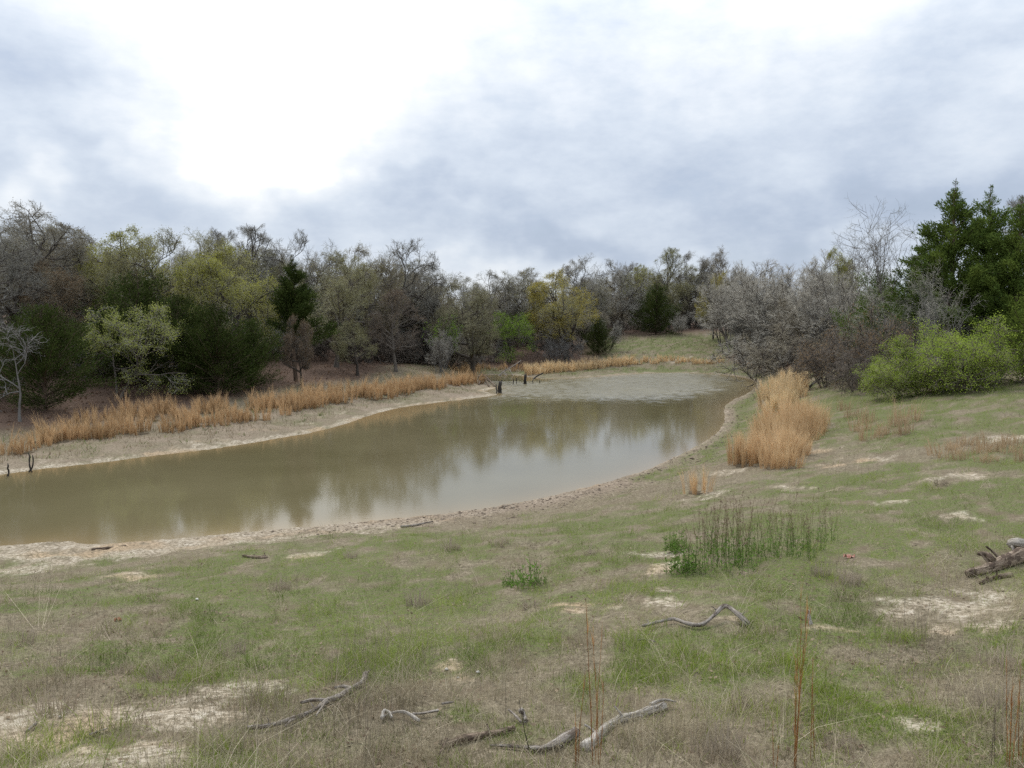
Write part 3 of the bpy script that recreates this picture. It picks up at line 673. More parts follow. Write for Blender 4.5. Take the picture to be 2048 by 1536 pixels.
OAK, CED = 'oak_tree', 'cedar_tree'
TREES = [  # name, prototype, px, distance, top py, width, bark, twig, leaf, label, category
 (OAK, 'oakA', 25, 47, 405, 1.15, 'bark_oak', 'twig_grey', 'lf_dun', 'tall grey bare oak with drooping limbs at the far left edge', 'tree'),
 (OAK, 'oakC', 118, 52, 440, 1.0, 'bark_oak', 'twig_brown', 'lf_dun', 'brown twiggy oak next to the tall one at the left edge', 'tree'),
 (OAK, 'oakB', 165, 49, 528, 1.05, 'bark_oak', 'twig_brown', 'lf_rust', 'small rusty budding oak above the left dark cedar', 'tree'),
 (OAK, 'oakD', -60, 44, 440, 1.1, 'bark_oak', 'twig_grey', None, 'bare oak cut off by the left edge of the picture', 'tree'),
 (CED, 'cedB', 92, 37, 612, 1.05, 'bark_cedar', None, 'cedar_dark', 'low broad dark cedar behind the pale dead tree', 'tree'),
 (CED, 'cedB', -30, 38.5, 640, 0.9, 'bark_cedar', None, 'cedar_dark', 'dark cedar half outside the left edge', 'tree'),
 ('dead_tree', 'dead', 38, 34.2, 640, 1.1, 'bark_pale', 'twig_pale', None, 'pale dead small tree with bare leaning limbs by left cedar', 'tree'),
 ('small_tree', 'airy', 232, 41, 612, 1.1, 'bark_oak', 'twig_grey', 'lf_pale', 'small airy tree with pale yellow green leaves between dark cedars', 'tree'),
 (CED, 'cedA', 280, 45.5, 540, 1.15, 'bark_cedar', None, 'cedar_dark', 'tall dark cedar under the spreading olive oak', 'tree'),
 (CED, 'cedB', 362, 44, 592, 1.0, 'bark_cedar', None, 'cedar_dark', 'dense dark cedar in the middle of the left cedar mass', 'tree'),
 (CED, 'cedA', 436, 43.5, 606, 1.05, 'bark_cedar', None, 'cedar_dark', 'dark cedar standing closest to the golden grass on the left', 'tree'),
 (CED, 'cedB', 502, 46, 640, 0.9, 'bark_cedar', None, 'cedar_dark', 'low dark cedar at the right end of the cedar mass', 'tree'),
 (OAK, 'oakA', 300, 54, 458, 1.15, 'bark_dark', 'twig_olive', 'lf_yellow', 'spreading post oak with twisting dark limbs above the cedars', 'tree'),
 (OAK, 'oakD', 400, 56, 462, 0.95, 'bark_dark', 'twig_olive', 'lf_olive', 'olive budding oak right of the spreading twisted oak', 'tree'),
 (OAK, 'oakC', 352, 52, 470, 1.1, 'bark_dark', 'twig_olive', 'lf_olive', 'olive oak filling the gap between the twisted oak and its right neighbour', 'tree'),
 (OAK, 'oakB', 478, 50, 488, 1.0, 'bark_oak', 'twig_olive', 'lf_yellow', 'rounded oak in yellow green bud above the dark cedar mass', 'tree'),
 ('bare_tree', 'bareA', 505, 64, 452, 0.85, 'bark_dark', 'twig_grey', None, 'slim upright bare tree rising behind the yellow green oak', 'tree'),
 ('bare_tree', 'bareB', 452, 66, 458, 0.8, 'bark_dark', 'twig_grey', None, 'upright bare tree behind the left oaks, second of the pair', 'tree'),
 (OAK, 'oakC', 603, 66, 468, 0.8, 'bark_dark', 'twig_grey', None, 'bare dark oak behind the narrow pointed cedar', 'tree'),
 (CED, 'cedC', 590, 51, 508, 1.0, 'bark_cedar', None, 'cedar_dark', 'narrow pointed cedar alone among budding oaks on the left bank', 'tree'),
 (OAK, 'oakB', 602, 48.5, 632, 0.6, 'bark_dark', 'twig_red', 'lf_rust', 'small reddish brown tree in front of the narrow pointed cedar', 'tree'),
 (OAK, 'oakD', 672, 58, 500, 0.9, 'bark_oak', 'twig_olive', 'lf_olive', 'tall olive oak right of the pointed cedar', 'tree'),
 (OAK, 'oakB', 735, 64, 496, 0.85, 'bark_oak', 'twig_brown', 'lf_olive', 'dun olive oak just left of the bare silhouetted oak', 'tree'),
 (OAK, 'oakA', 715, 55, 640, 1.1, 'bark_dark', 'twig_olive', 'lf_olive', 'low olive tree with pale drooping twigs behind left golden grass', 'tree'),
 (OAK, 'oakC', 785, 70, 476, 0.95, 'bark_dark', 'twig_grey', None, 'bare dark oak silhouetted against the sky left of centre', 'tree'),
 (OAK, 'bareB', 792, 59, 578, 1.1, 'bark_oak', 'twig_red', 'lf_rust', 'reddish brown twiggy tree below the silhouetted bare oak', 'tree'),
 (OAK, 'oakA', 850, 74, 520, 0.95, 'bark_oak', 'twig_grey', 'lf_olive', 'grey olive oak right of the silhouetted bare oak', 'tree'),
 (OAK, 'oakD', 905, 78, 545, 1.0, 'bark_oak', 'twig_grey', 'lf_olive', 'low grey oak at the dip in the skyline', 'tree'),
 ('small_tree', 'saplB', 888, 66, 628, 1.0, 'bark_pale', 'twig_pale', 'lf_bright', 'thin sapling with bright green top behind the left point', 'tree'),
 (OAK, 'oakB', 962, 88, 545, 1.0, 'bark_oak', 'twig_grey', 'lf_dun', 'grey oak behind the back of the inlet', 'tree'),
 (OAK, 'oakC', 1018, 90, 538, 1.0, 'bark_dark', 'twig_grey', 'lf_olive', 'dark limbed oak in the centre of the far wood', 'tree'),
 (OAK, 'oakA', 1068, 92, 537, 0.95, 'bark_oak', 'twig_grey', 'lf_dun', 'grey oak just left of the golden far oak', 'tree'),
 ('small_tree', 'airy', 1018, 83, 626, 1.0, 'bark_oak', 'twig_brown', 'lf_bright', 'small light green tree at the back of the inlet', 'tree'),
 (OAK, 'oakA', 1132, 86, 543, 1.15, 'bark_dark', 'twig_olive', 'lf_gold', 'golden yellow oak in bud on the far bank', 'tree'),
 (CED, 'cedA', 1196, 89, 632, 0.88, 'bark_cedar', None, 'cedar_dark', 'small dark cedar beside the golden far oak', 'tree'),
 (CED, 'cedA', 1312, 107, 566, 0.95, 'bark_cedar', None, 'cedar_dark', 'larger dark cedar at the top of the far grassy field', 'tree'),
 (OAK, 'oakD', 1172, 108, 513, 0.9, 'bark_oak', 'twig_grey', 'lf_dun', 'tall grey oak behind and right of the golden far oak', 'tree'),
 (OAK, 'oakC', 1240, 112, 517, 0.9, 'bark_dark', 'twig_grey', None, 'bare grey oak left of the far field cedar', 'tree'),
 (OAK, 'bareB', 1338, 120, 496, 0.9, 'bark_oak', 'twig_olive', 'lf_yellow', 'tall pale yellow green tree standing over the far field cedar', 'tree'),
 (OAK, 'oakA', 1285, 116, 530, 0.8, 'bark_oak', 'twig_olive', 'lf_yellow', 'yellow green tree behind the left side of the far field cedar', 'tree'),
 (OAK, 'oakB', 1402, 118, 506, 0.8, 'bark_oak', 'twig_grey', 'lf_dun', 'grey oak right of the far field cedar', 'tree'),
 (OAK, 'oakD', 1446, 122, 497, 0.8, 'bark_oak', 'twig_brown', 'lf_dun', 'tallest brown grey oak on the far skyline', 'tree'),
 (OAK, 'oakC', 1426, 97, 545, 0.62, 'bark_dark', 'twig_olive', 'lf_gold', 'narrow golden oak beside the grey thicket on the right', 'tree'),
 ('bare_tree', 'brushA', 1466, 84, 530, 1.0, 'bark_oak', 'twig_mauve', None, 'rounded mauve grey leafless tree at the far end of the thicket', 'tree'),
 ('bare_tree', 'brushB', 1545, 74, 520, 1.0, 'bark_oak', 'twig_mauve', None, 'mauve grey leafless tree in the middle of the right thicket', 'tree'),
 ('bare_tree', 'brushC', 1612, 66, 512, 1.0, 'bark_oak', 'twig_mauve', None, 'feathery grey leafless tree above the dead branch tangle', 'tree'),
 ('bare_tree', 'brushA', 1668, 57, 540, 1.0, 'bark_pale', 'twig_mauve', None, 'grey leafless tree left of the tall wispy sapling', 'tree'),
 ('sapling', 'saplA', 1688, 52, 462, 1.0, 'bark_oak', 'twig_grey', None, 'thin bare sapling standing above the right thicket', 'tree'),
 (OAK, 'oakB', 1700, 80, 497, 0.7, 'bark_oak', 'twig_olive', 'lf_yellow', 'pale yellow green oak peeping over the right thicket', 'tree'),
 ('sapling', 'saplB', 1798, 43, 385, 1.0, 'bark_oak', 'twig_grey', None, 'tall wispy bare sapling left of the big cedars', 'tree'),
 ('sapling', 'saplA', 1770, 40, 560, 0.9, 'bark_pale', 'twig_mauve', None, 'leaning pale bare sapling in front of the small green cedar', 'tree'),
 (CED, 'cedA', 1752, 47, 538, 0.85, 'bark_cedar', None, 'cedar_mid', 'small green cedar left of the big right cedars', 'tree'),
 (CED, 'cedBig', 1893, 40, 356, 1.0, 'bark_cedar', None, 'cedar_mid', 'tallest spiky cedar on the right', 'tree'),
 (CED, 'cedBig2', 1962, 41, 368, 0.95, 'bark_cedar', None, 'cedar_mid', 'second spiky cedar right of the tallest one', 'tree'),
 (CED, 'cedBig', 2024, 38, 390, 1.05, 'bark_cedar', None, 'cedar_mid', 'broad cedar near the right edge beside the two spiky ones', 'tree'),
 (CED, 'cedBig2', 1845, 42, 455, 1.0, 'bark_cedar', None, 'cedar_mid', 'lower cedar on the left flank of the tallest right cedar', 'tree'),
 (CED, 'cedBig2', 2105, 40, 420, 1.0, 'bark_cedar', None, 'cedar_mid', 'cedar cut off by the right edge of the picture', 'tree'),
 ('bare_tree', 'bareA', 2060, 52, 372, 0.9, 'bark_oak', 'twig_grey', None, 'bare tree showing past the cedars at the right edge', 'tree'),
 (CED, 'cedB', 2085, 29.5, 562, 0.95, 'bark_cedar', None, 'cedar_light', 'yellowish green low cedar at the right edge behind the leafy bush', 'tree'),
 ('sapling', 'saplA', 1880, 34.5, 520, 0.8, 'bark_pale', 'twig_mauve', None, 'pale bare sapling standing in front of the tallest cedar', 'tree'),
 ('sapling', 'saplB', 1828, 36.5, 560, 0.7, 'bark_pale', 'twig_pale', None, 'slim pale sapling left of the leafy bush', 'tree'),
 ('leafy_bush', 'bush', 1885, 30.5, 668, 1.1, 'bark_oak', 'twig_brown', 'lf_bush', 'big bright green leafy bush on the right slope', 'bush'),
 ('leafy_bush', 'bush', 1968, 29.5, 640, 1.0, 'bark_oak', 'twig_brown', 'lf_bush', 'taller bright green bush against the yellowish cedar', 'bush'),
 ('leafy_bush', 'bush', 1808, 31, 712, 1.15, 'bark_oak', 'twig_brown', 'lf_bush', 'low left shoulder of the bright green bushes', 'bush'),
 ('thorn_shrub', 'thornA', 1665, 40, 668, 1.0, 'bark_dark', 'twig_red', 'lf_rust', 'reddish brown tangled shrub by the dead branch tangle', 'shrub'),
 ('thorn_shrub', 'thornB', 1722, 36, 665, 0.9, 'bark_dark', 'twig_red', None, 'brown tangled shrub left of the bright green bushes', 'shrub'),
 ('thorn_shrub', 'thornA', 1762, 37, 620, 0.8, 'bark_dark', 'twig_red', 'lf_rust', 'tall brown thorny shrub under the small green cedar', 'shrub'),
 ('thorn_shrub', 'thornB', 1590, 54, 640, 1.1, 'bark_dark', 'twig_brown', None, 'dull brown shrub at the foot of the mauve thicket', 'shrub'),
 ('thorn_shrub', 'thornA', 1520, 66, 650, 1.0, 'bark_dark', 'twig_mauve', None, 'grey shrub at the foot of the far thicket', 'shrub'),
 ('thorn_shrub', 'thornB', 1112, 84, 655, 0.8, 'bark_pale', 'twig_pale', None, 'thin pale leafless shrub behind the far golden grass', 'shrub'),
 ('thorn_shrub', 'brushC', 880, 63.5, 660, 0.9, 'bark_pale', 'twig_mauve', None, 'pale twiggy shrub under the bright green sapling', 'shrub'),
 ('thorn_shrub', 'brushB', 1360, 104, 632, 0.8, 'bark_oak', 'twig_mauve', None, 'small grey shrub beside the far field cedar', 'shrub'),
]
for nm, key, px, D, top, wd, bk, tw, lf, lab, cat in TREES:
    plant(nm, key, at(px, D), top_z(top, D), lab, cat, bk, tw, lf, wd)

# trees that fill the wood behind, below the skyline of the front ones
SKY = np.array([(-300, 430), (0, 425), (170, 455), (250, 480), (400, 470), (560, 475), (640, 505), (750, 505), (850, 515), (905, 552), (940, 562), (1080, 545), (1160, 525), (1340, 512),
                (1460, 508), (1520, 530), (1700, 520), (1760, 520), (2048, 440), (2400, 430)], float)
LAND = {'left': [(-60, 'the left edge oaks'), (70, 'the low broad cedar'), (230, 'the pale airy tree'), (310, 'the spreading twisted oak'), (400, 'the dense left cedars'), (478, 'the yellow green oak'),
                 (590, 'the narrow pointed cedar'), (680, 'the tall olive oak'), (785, 'the silhouetted bare oak'), (888, 'the bright green sapling'), (950, 'the left point')],
        'far': [(960, 'the inlet'), (1018, 'the small light green tree'), (1090, 'the gap left of the golden oak'), (1130, 'the golden far oak'), (1196, 'the small far cedar'), (1255, 'the left part of the far field'), (1312, 'the far field cedar'),
                (1380, 'the right part of the far field'), (1426, 'the narrow golden oak'), (1500, 'the far end of the thicket')],
        'right': [(1466, 'the rounded mauve tree'), (1530, 'the mauve middle of the thicket'), (1612, 'the dead branch tangle'), (1688, 'the thin thicket sapling'), (1752, 'the small green cedar'), (1820, 'the slim pale saplings'),
                  (1893, 'the tallest cedar'), (1962, 'the second spiky cedar'), (2040, 'the right edge cedars')]}
LOOK = {'twig_grey': 'grey', 'twig_brown': 'brown', 'twig_olive': 'olive', 'twig_mauve': 'mauve grey', 'twig_red': 'reddish', None: 'bare', 'lf_olive': 'olive budding', 'lf_dun': 'dun budding'}
frng = np.random.default_rng(404)
def fill(side, n, px0, px1, d0, d1, keys, twigs, leaves, dmin=lambda px: 0, off=(8, 60), row=''):
    for k in range(n):
        px = px0 + (px1 - px0) * (k + frng.random()) / n
        D = max(frng.uniform(d0, d1), dmin(px))
        top = np.interp(px, SKY[:, 0], SKY[:, 1]) + frng.uniform(*off)
        loc = at(px, D)
        lf = leaves[frng.integers(len(leaves))]; tw = twigs[frng.integers(len(twigs))]; key = keys[frng.integers(len(keys))]
        land = min(LAND[side], key=lambda q: abs(q[0] - px))[1]
        kind = 'tree' if side == 'right' else 'oak'
        plant('oak_tree' if side != 'right' else 'bare_tree', key, loc, top_z(top, D), f'{LOOK[tw]} {LOOK[lf]} {kind} {row} {land}', 'tree',
              'bark_dark' if frng.random() < .5 else 'bark_oak', tw, lf, frng.uniform(0.85, 1.2), group='oaks of the background wood' if side != 'right' else 'leafless trees of the right thicket')
oaks = ['oakA', 'oakB', 'oakC', 'oakD']
fill('left', 21, -150, 960, 66, 80, oaks, ['twig_grey', 'twig_brown', 'twig_olive'], ['lf_olive', 'lf_dun', 'lf_olive', 'lf_olive'], off=(0, 36), row='close behind')
fill('left', 18, -150, 960, 82, 100, oaks, ['twig_grey', 'twig_brown'], ['lf_dun', None], off=(6, 50), row='deep in the wood behind')
fill('far', 14, 930, 1480, 116, 130, oaks, ['twig_grey', 'twig_olive', 'twig_brown'], ['lf_olive', 'lf_dun', None], row='in the second row behind')
fill('far', 14, 930, 1560, 132, 150, oaks, ['twig_grey', 'twig_brown'], ['lf_olive', None], off=(10, 50), row='farthest back behind')
fill('far', 9, 930, 1240, 96, 110, oaks, ['twig_grey', 'twig_brown'], ['lf_olive', 'lf_dun', None], off=(30, 80), row='close behind')
fill('right', 9, 1440, 1760, 76, 96, ['brushA', 'brushB', 'brushC', 'bareA'], ['twig_mauve', 'twig_grey'], [None], off=(5, 60), row='at the back of')
fill('right', 12, 1480, 1780, 50, 66, ['brushA', 'brushB', 'brushC'], ['twig_mauve', 'twig_brown', 'twig_grey'], [None], dmin=lambda px: 80 - (px - 1480) * 0.11, off=(40, 110), row='close behind')
fill('right', 10, 1720, 2300, 56, 80, ['brushA', 'bareA', 'bareB', 'oakC'], ['twig_grey', 'twig_brown'], [None], off=(70, 140), row='far behind')

# understorey shrubs below the oaks
def under(n, px0, px1, d0, d1, h0, h1, twigs, label, group):
    for k in range(n):
        px = px0 + (px1 - px0) * (k + frng.random()) / n; D = frng.uniform(d0(px), d1(px))
        loc = at(px, D)
        plant('thorn_shrub', ['thornA', 'thornB', 'brushA', 'brushC'][frng.integers(4)], loc, loc[2] + frng.uniform(h0, h1), label, 'shrub', 'bark_dark',
              twigs[frng.integers(len(twigs))], None, 1.0, group=group)
under(34, 520, 960, lambda p: 57 + (p - 520) * 0.03, lambda p: 84 + (p - 520) * 0.02, 1.8, 4.4, ['twig_grey', 'twig_brown', 'twig_red'],
      'leafless undergrowth shrub below the oaks of the left bank', 'undergrowth of the left wood')
under(28, 900, 1215, lambda p: 88, lambda p: 112, 2.0, 4.6, ['twig_grey', 'twig_brown', 'twig_red'],
      'leafless undergrowth shrub below the far bank oaks', 'undergrowth of the far wood')
under(26, 1210, 1500, lambda p: 112, lambda p: 132, 2.4, 5.0, ['twig_grey', 'twig_mauve', 'twig_brown'],
      'leafless shrub along the top edge of the far field', 'shrubs at the top of the far field')
under(13, 1470, 1740, lambda p: 76 - (p - 1470) * 0.125, lambda p: 82 - (p - 1470) * 0.125, 1.4, 2.6, ['twig_red', 'twig_mauve', 'twig_brown'],
      'low brown shrub along the front of the right thicket', 'shrubs in front of the right thicket')
under(18, -140, 540, lambda p: 46, lambda p: 66, 2.2, 4.4, ['twig_grey', 'twig_brown'],
      'leafless undergrowth shrub in the shade behind the left cedars', 'undergrowth behind the left cedars')
under(8, 1760, 2100, lambda p: 36, lambda p: 40, 1.5, 3.0, ['twig_red', 'twig_brown', 'twig_grey'],
      'leafless brown undergrowth below the big right cedars', 'undergrowth below the right cedars')

# ------------------------------------------------------------------ ribbons: grass blades, stalks, reeds
def blades(P, H, lean, width, bend=0.25, face=None, rng=np.random.default_rng(1)):
    """P (N,3) roots; lean (N,2) horizontal offset of the tip as a share of the height"""
    N = len(P)
    az = rng.random(N) * math.pi if face is None else face
    A = np.column_stack([np.cos(az), np.sin(az), np.zeros(N)]) * (width / 2)[:, None]
    off = np.column_stack([lean * H[:, None], H])
    mid = P + off * np.array([0.5 - bend, 0.5 - bend, 0.58]); tip = P + off
    V = np.stack([P - A, P + A, mid + A * 0.8, mid - A * 0.8, tip], 1).reshape(-1, 3)
    i = np.arange(N)[:, None] * 5
    return V, i + np.array([0, 1, 2, 3]), i + np.array([3, 2, 4])
def tri_blades(P, H, lean, width, rng):
    N = len(P); az = rng.random(N) * math.pi
    A = np.column_stack([np.cos(az), np.sin(az), np.zeros(N)]) * (width / 2)[:, None]
    tip = P + np.column_stack([lean * H[:, None], H])
    V = np.stack([P - A, P + A, tip], 1).reshape(-1, 3)
    return V, np.arange(N * 3).reshape(-1, 3)
def mixcol(rng, n, a, b, jit=0.12, reps=1):
    t = rng.random((n, 1))
    c = np.array(a) * (1 - t) + np.array(b) * t
    c = c * (1 + jit * rng.normal(size=(n, 1)))
    return np.repeat(np.clip(c, 0.005, 0.9), reps, 0)
M['straw'] = leaf_mat('dry_grass_straw', None, None, trans=0.3, use_tint=True)

def bluestem(key, seed, n, h, r, c0, c1, wd=0.011):
    rng = np.random.default_rng(seed)
    nbn = max(n // (14 if h > 0.8 else 5), 6); bi = rng.integers(0, nbn, n)                    # blades stand in bunches
    ba = rng.random(nbn) * 6.28; bq = r * np.sqrt(rng.random(nbn)); bh = rng.uniform(0.38, 1.08, nbn); bt = rng.random((nbn, 1))
    a = ba[bi]; q = bq[bi]
    P = np.column_stack([np.cos(a) * q, np.sin(a) * q, np.full(n, -0.04)])
    P[:, :2] += rng.normal(size=(n, 2)) * 0.03
    H = h * bh[bi] * rng.uniform(0.7, 1.0, n)
    lean = np.column_stack([np.cos(a), np.sin(a)]) * (q / r * 0.2)[:, None] + (rng.normal(size=(nbn, 2)) * 0.12)[bi] + rng.normal(size=(n, 2)) * 0.075
    b = Bag()
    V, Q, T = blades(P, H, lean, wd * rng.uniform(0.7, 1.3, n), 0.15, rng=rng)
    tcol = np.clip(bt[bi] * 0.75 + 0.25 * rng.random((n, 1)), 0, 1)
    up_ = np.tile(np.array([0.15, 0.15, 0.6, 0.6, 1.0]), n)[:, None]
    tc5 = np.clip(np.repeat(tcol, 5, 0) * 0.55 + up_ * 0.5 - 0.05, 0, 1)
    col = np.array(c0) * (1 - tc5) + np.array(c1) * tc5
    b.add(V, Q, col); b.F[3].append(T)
    # leaf wisps bending off the stalks
    m = n // 3; k = rng.integers(0, n, m); t = rng.uniform(0.05, 0.75, (m, 1))
    S = P[k] + np.column_stack([lean[k] * H[k][:, None], H[k]]) * t
    V, Q, T = blades(S, rng.uniform(0.18, 0.40, m) * h, rng.normal(size=(m, 2)) * 0.16, wd * 0.8 * np.ones(m), 0.2, rng=rng)
    b.F[4].append(Q + b.n); b.F[3].append(T + b.n); b.V.append(V); b.C.append(mixcol(rng, m, c0, c1, 0.14, 5)); b.n += len(V)
    # matted crown of old leaf bases that all the bunches grow from
    g = np.arange(9) * 6.2832 / 9
    V = np.vstack([np.column_stack([np.cos(g) * r * 0.7, np.sin(g) * r * 0.7, np.full(9, -0.28)]), np.column_stack([np.cos(g) * r * 0.6, np.sin(g) * r * 0.6, rng.uniform(-0.03, 0.02, 9)]), [[0, 0, 0.035]]])
    j = np.arange(9); j2 = (j + 1) % 9
    if h > 0.8:
        b.add(V, np.stack([j, j2, j2 + 9, j + 9], -1), np.array([0.16, 0.125, 0.085])); b.F[3].append(np.stack([j + 9, j2 + 9, np.full(9, 18)], -1) + b.n - 19)
    PROTO[key] = b.mesh(key)
for k in range(4): bluestem('stemL%d' % k, 300 + k, 120, 1.15, 0.44, (0.30, 0.18, 0.085), (0.68, 0.48, 0.275), 0.012)
for k in range(3): bluestem('stemF%d' % k, 320 + k, 170, 1.1, 0.45, (0.58, 0.42, 0.23), (0.74, 0.58, 0.36), 0.016)
for k in range(4): bluestem('stemR%d' % k, 340 + k, 210, 1.2, 0.46, (0.38, 0.225, 0.10), (0.76, 0.57, 0.345), 0.009)
for k in range(3): bluestem('stemS%d' % k, 360 + k, 90, 0.6, 0.24, (0.30, 0.21, 0.12), (0.52, 0.39, 0.25), 0.008)
for k in range(3): bluestem('stemG%d' % k, 370 + k, 150, 0.55, 0.26, (0.30, 0.25, 0.19), (0.46, 0.39, 0.30), 0.008)
prng = np.random.default_rng(909)
def clump(key, nk, xy, h, label, group, name='bluestem_clump', wide=1.0, sh=1.15):
    x, y = xy; s = h / sh
    o = obj(name, PROTO[key + str(prng.integers(nk))], M['straw'], None, (x, y, hz(x, y)))
    o.rotation_euler = (0, 0, prng.uniform(0, 6.28)); o.scale = (s * wide, s * wide, s * prng.uniform(0.85, 1.15))
    return tag(o, label, 'grass clump', group)
def band(pts, n, depth, key, nk, h, label, group, wide=1.0):
    g = np.array([G(*p)[:2] for p in pts]); seg = np.linalg.norm(np.diff(g, axis=0), axis=1); cum = np.concatenate([[0], np.cumsum(seg)])
    for k in range(n):
        s = (k + prng.random()) / n * cum[-1]
        x = np.interp(s, cum, g[:, 0]); y = np.interp(s, cum, g[:, 1])
        e = depth * prng.random() ** 1.3
        r = math.hypot(x, y)
        clump(key, nk, (x + e * x / r, y + e), prng.uniform(*h), label, group, wide=wide)
band([(5, 915), (60, 905), (95, 893)], 6, 2.0, 'stemL', 4, (0.9, 1.15), 'orange bluestem clump among grey sticks at the left edge', 'bluestem at the left edge')
band([(95, 890), (180, 882), (270, 868), (360, 862), (450, 852)], 66, 5.0, 'stemL', 4, (0.75, 1.3), 'golden bluestem clump in the band below the dark left cedars', 'bluestem below the left cedars', 1.15)
band([(450, 852), (530, 840), (560, 835), (640, 812), (690, 805)], 60, 4.0, 'stemL', 4, (0.8, 1.35), 'golden bluestem clump on the bank below the narrow pointed cedar', 'bluestem below the pointed cedar', 1.15)
band([(690, 806), (760, 798), (830, 785), (885, 778)], 46, 3.0, 'stemL', 4, (0.9, 1.5), 'tall golden bluestem clump on the bank below the silhouetted oak', 'bluestem below the silhouetted oak', 1.15)
band([(905, 772), (930, 770), (955, 768)], 14, 2.5, 'stemL', 4, (1.1, 1.5), 'golden bluestem clump on the left point', 'bluestem on the left point', 1.1)
band([(910, 745), (960, 743), (1010, 742), (1060, 746)], 22, 4.0, 'stemL', 4, (0.8, 1.2), 'brownish bluestem clump at the back of the inlet', 'bluestem at the inlet', 1.2)
band([(1060, 752), (1090, 748), (1130, 744), (1200, 738), (1260, 730)], 44, 3.5, 'stemF', 3, (1.0, 1.45), 'pale golden bluestem clump on the far bank below the cedar', 'bluestem on the far bank', 1.2)
band([(1260, 730), (1330, 728), (1420, 728), (1440, 727)], 22, 2.5, 'stemF', 3, (0.7, 1.0), 'short pale bluestem clump below the far grassy field', 'bluestem below the far field', 1.2)
RB = [np.array(p, float) for p in [(1478, 932), (1565, 940), (1615, 905), (1630, 862), (1612, 835), (1570, 845), (1520, 875)]]
def in_poly(p, poly):
    c = False
    for a, b in zip(poly, poly[1:] + poly[:1]):
        if (a[1] > p[1]) != (b[1] > p[1]) and p[0] < (b[0] - a[0]) * (p[1] - a[1]) / (b[1] - a[1]) + a[0]: c = not c
    return c
k = 0
while k < 50:
    p = (prng.uniform(1475, 1635), prng.uniform(830, 940))
    if in_poly(p, RB):
        g = G(*p); clump('stemR', 4, g[:2], prng.uniform(0.8, 1.4) if p[1] < 880 else prng.uniform(0.7, 1.2), 'tall straw coloured bluestem clump in the thick stand on the right bank', 'bluestem stand on the right bank', wide=1.1); k += 1
band([(1540, 835), (1570, 822), (1606, 812)], 34, 15.0, 'stemF', 3, (1.1, 1.5), 'pale bluestem clump at the back of the right bank stand', 'bluestem behind the right stand')
for px, py, h, lab in [(1500, 735, 1.1, 'lone pale bluestem clump at the far foot of the right thicket'), (1545, 742, 1.3, 'pale bluestem clump behind the right stand, beside the thicket'),
                       (1393, 985, .75, 'single small orange bluestem clump between pond and forbs'), (1585, 935, .8, 'lone orange bluestem clump in front of the right stand')]:
    clump('stemF' if py < 800 else 'stemR', 3, G(px, py)[:2], h, lab, None)
for px, py in [(1720, 860), (1735, 845), (1705, 835), (1795, 850), (1815, 845), (1770, 870), (1690, 820), (1740, 880), (1810, 870)]:
    clump('stemS', 3, G(px, py)[:2], prng.uniform(.6, .95), 'thin tan grass clump on the slope below the green bushes', 'thin tan clumps below the bushes', sh=.6)
for px, py in [(1905, 900), (1930, 890), (1960, 905), (1985, 895), (2010, 905), (2035, 890), (1920, 920), (1975, 925), (2045, 920), (1890, 910)]:
    clump('stemS', 3, G(px, py)[:2], prng.uniform(.35, .6), 'low brown grass clump on the upper right slope', 'low brown clumps on the right slope', sh=.6, wide=1.6)
# grey-tan tussocks of the foreground
for px, py in [(100, 1430), (330, 1360), (1060, 1215), (460, 1310), (240, 1350), (1880, 970), (1500, 1420), (1690, 1500), (1440, 1510), (1990, 1420), (1180, 1110), (900, 1100), (1000, 1090), (700, 1115), (840, 1210), (560, 1180), (40, 1290), (1640, 1150), (1700, 1170), (2000, 1330)]:
    g = G(px, py); D = g[1]
    clump('stemG', 3, g[:2], prng.uniform(.16, .3), 'low grey tan grass tussock in the foreground turf', 'tussocks of the foreground turf', 'grass_tussock', 1.2, .55)

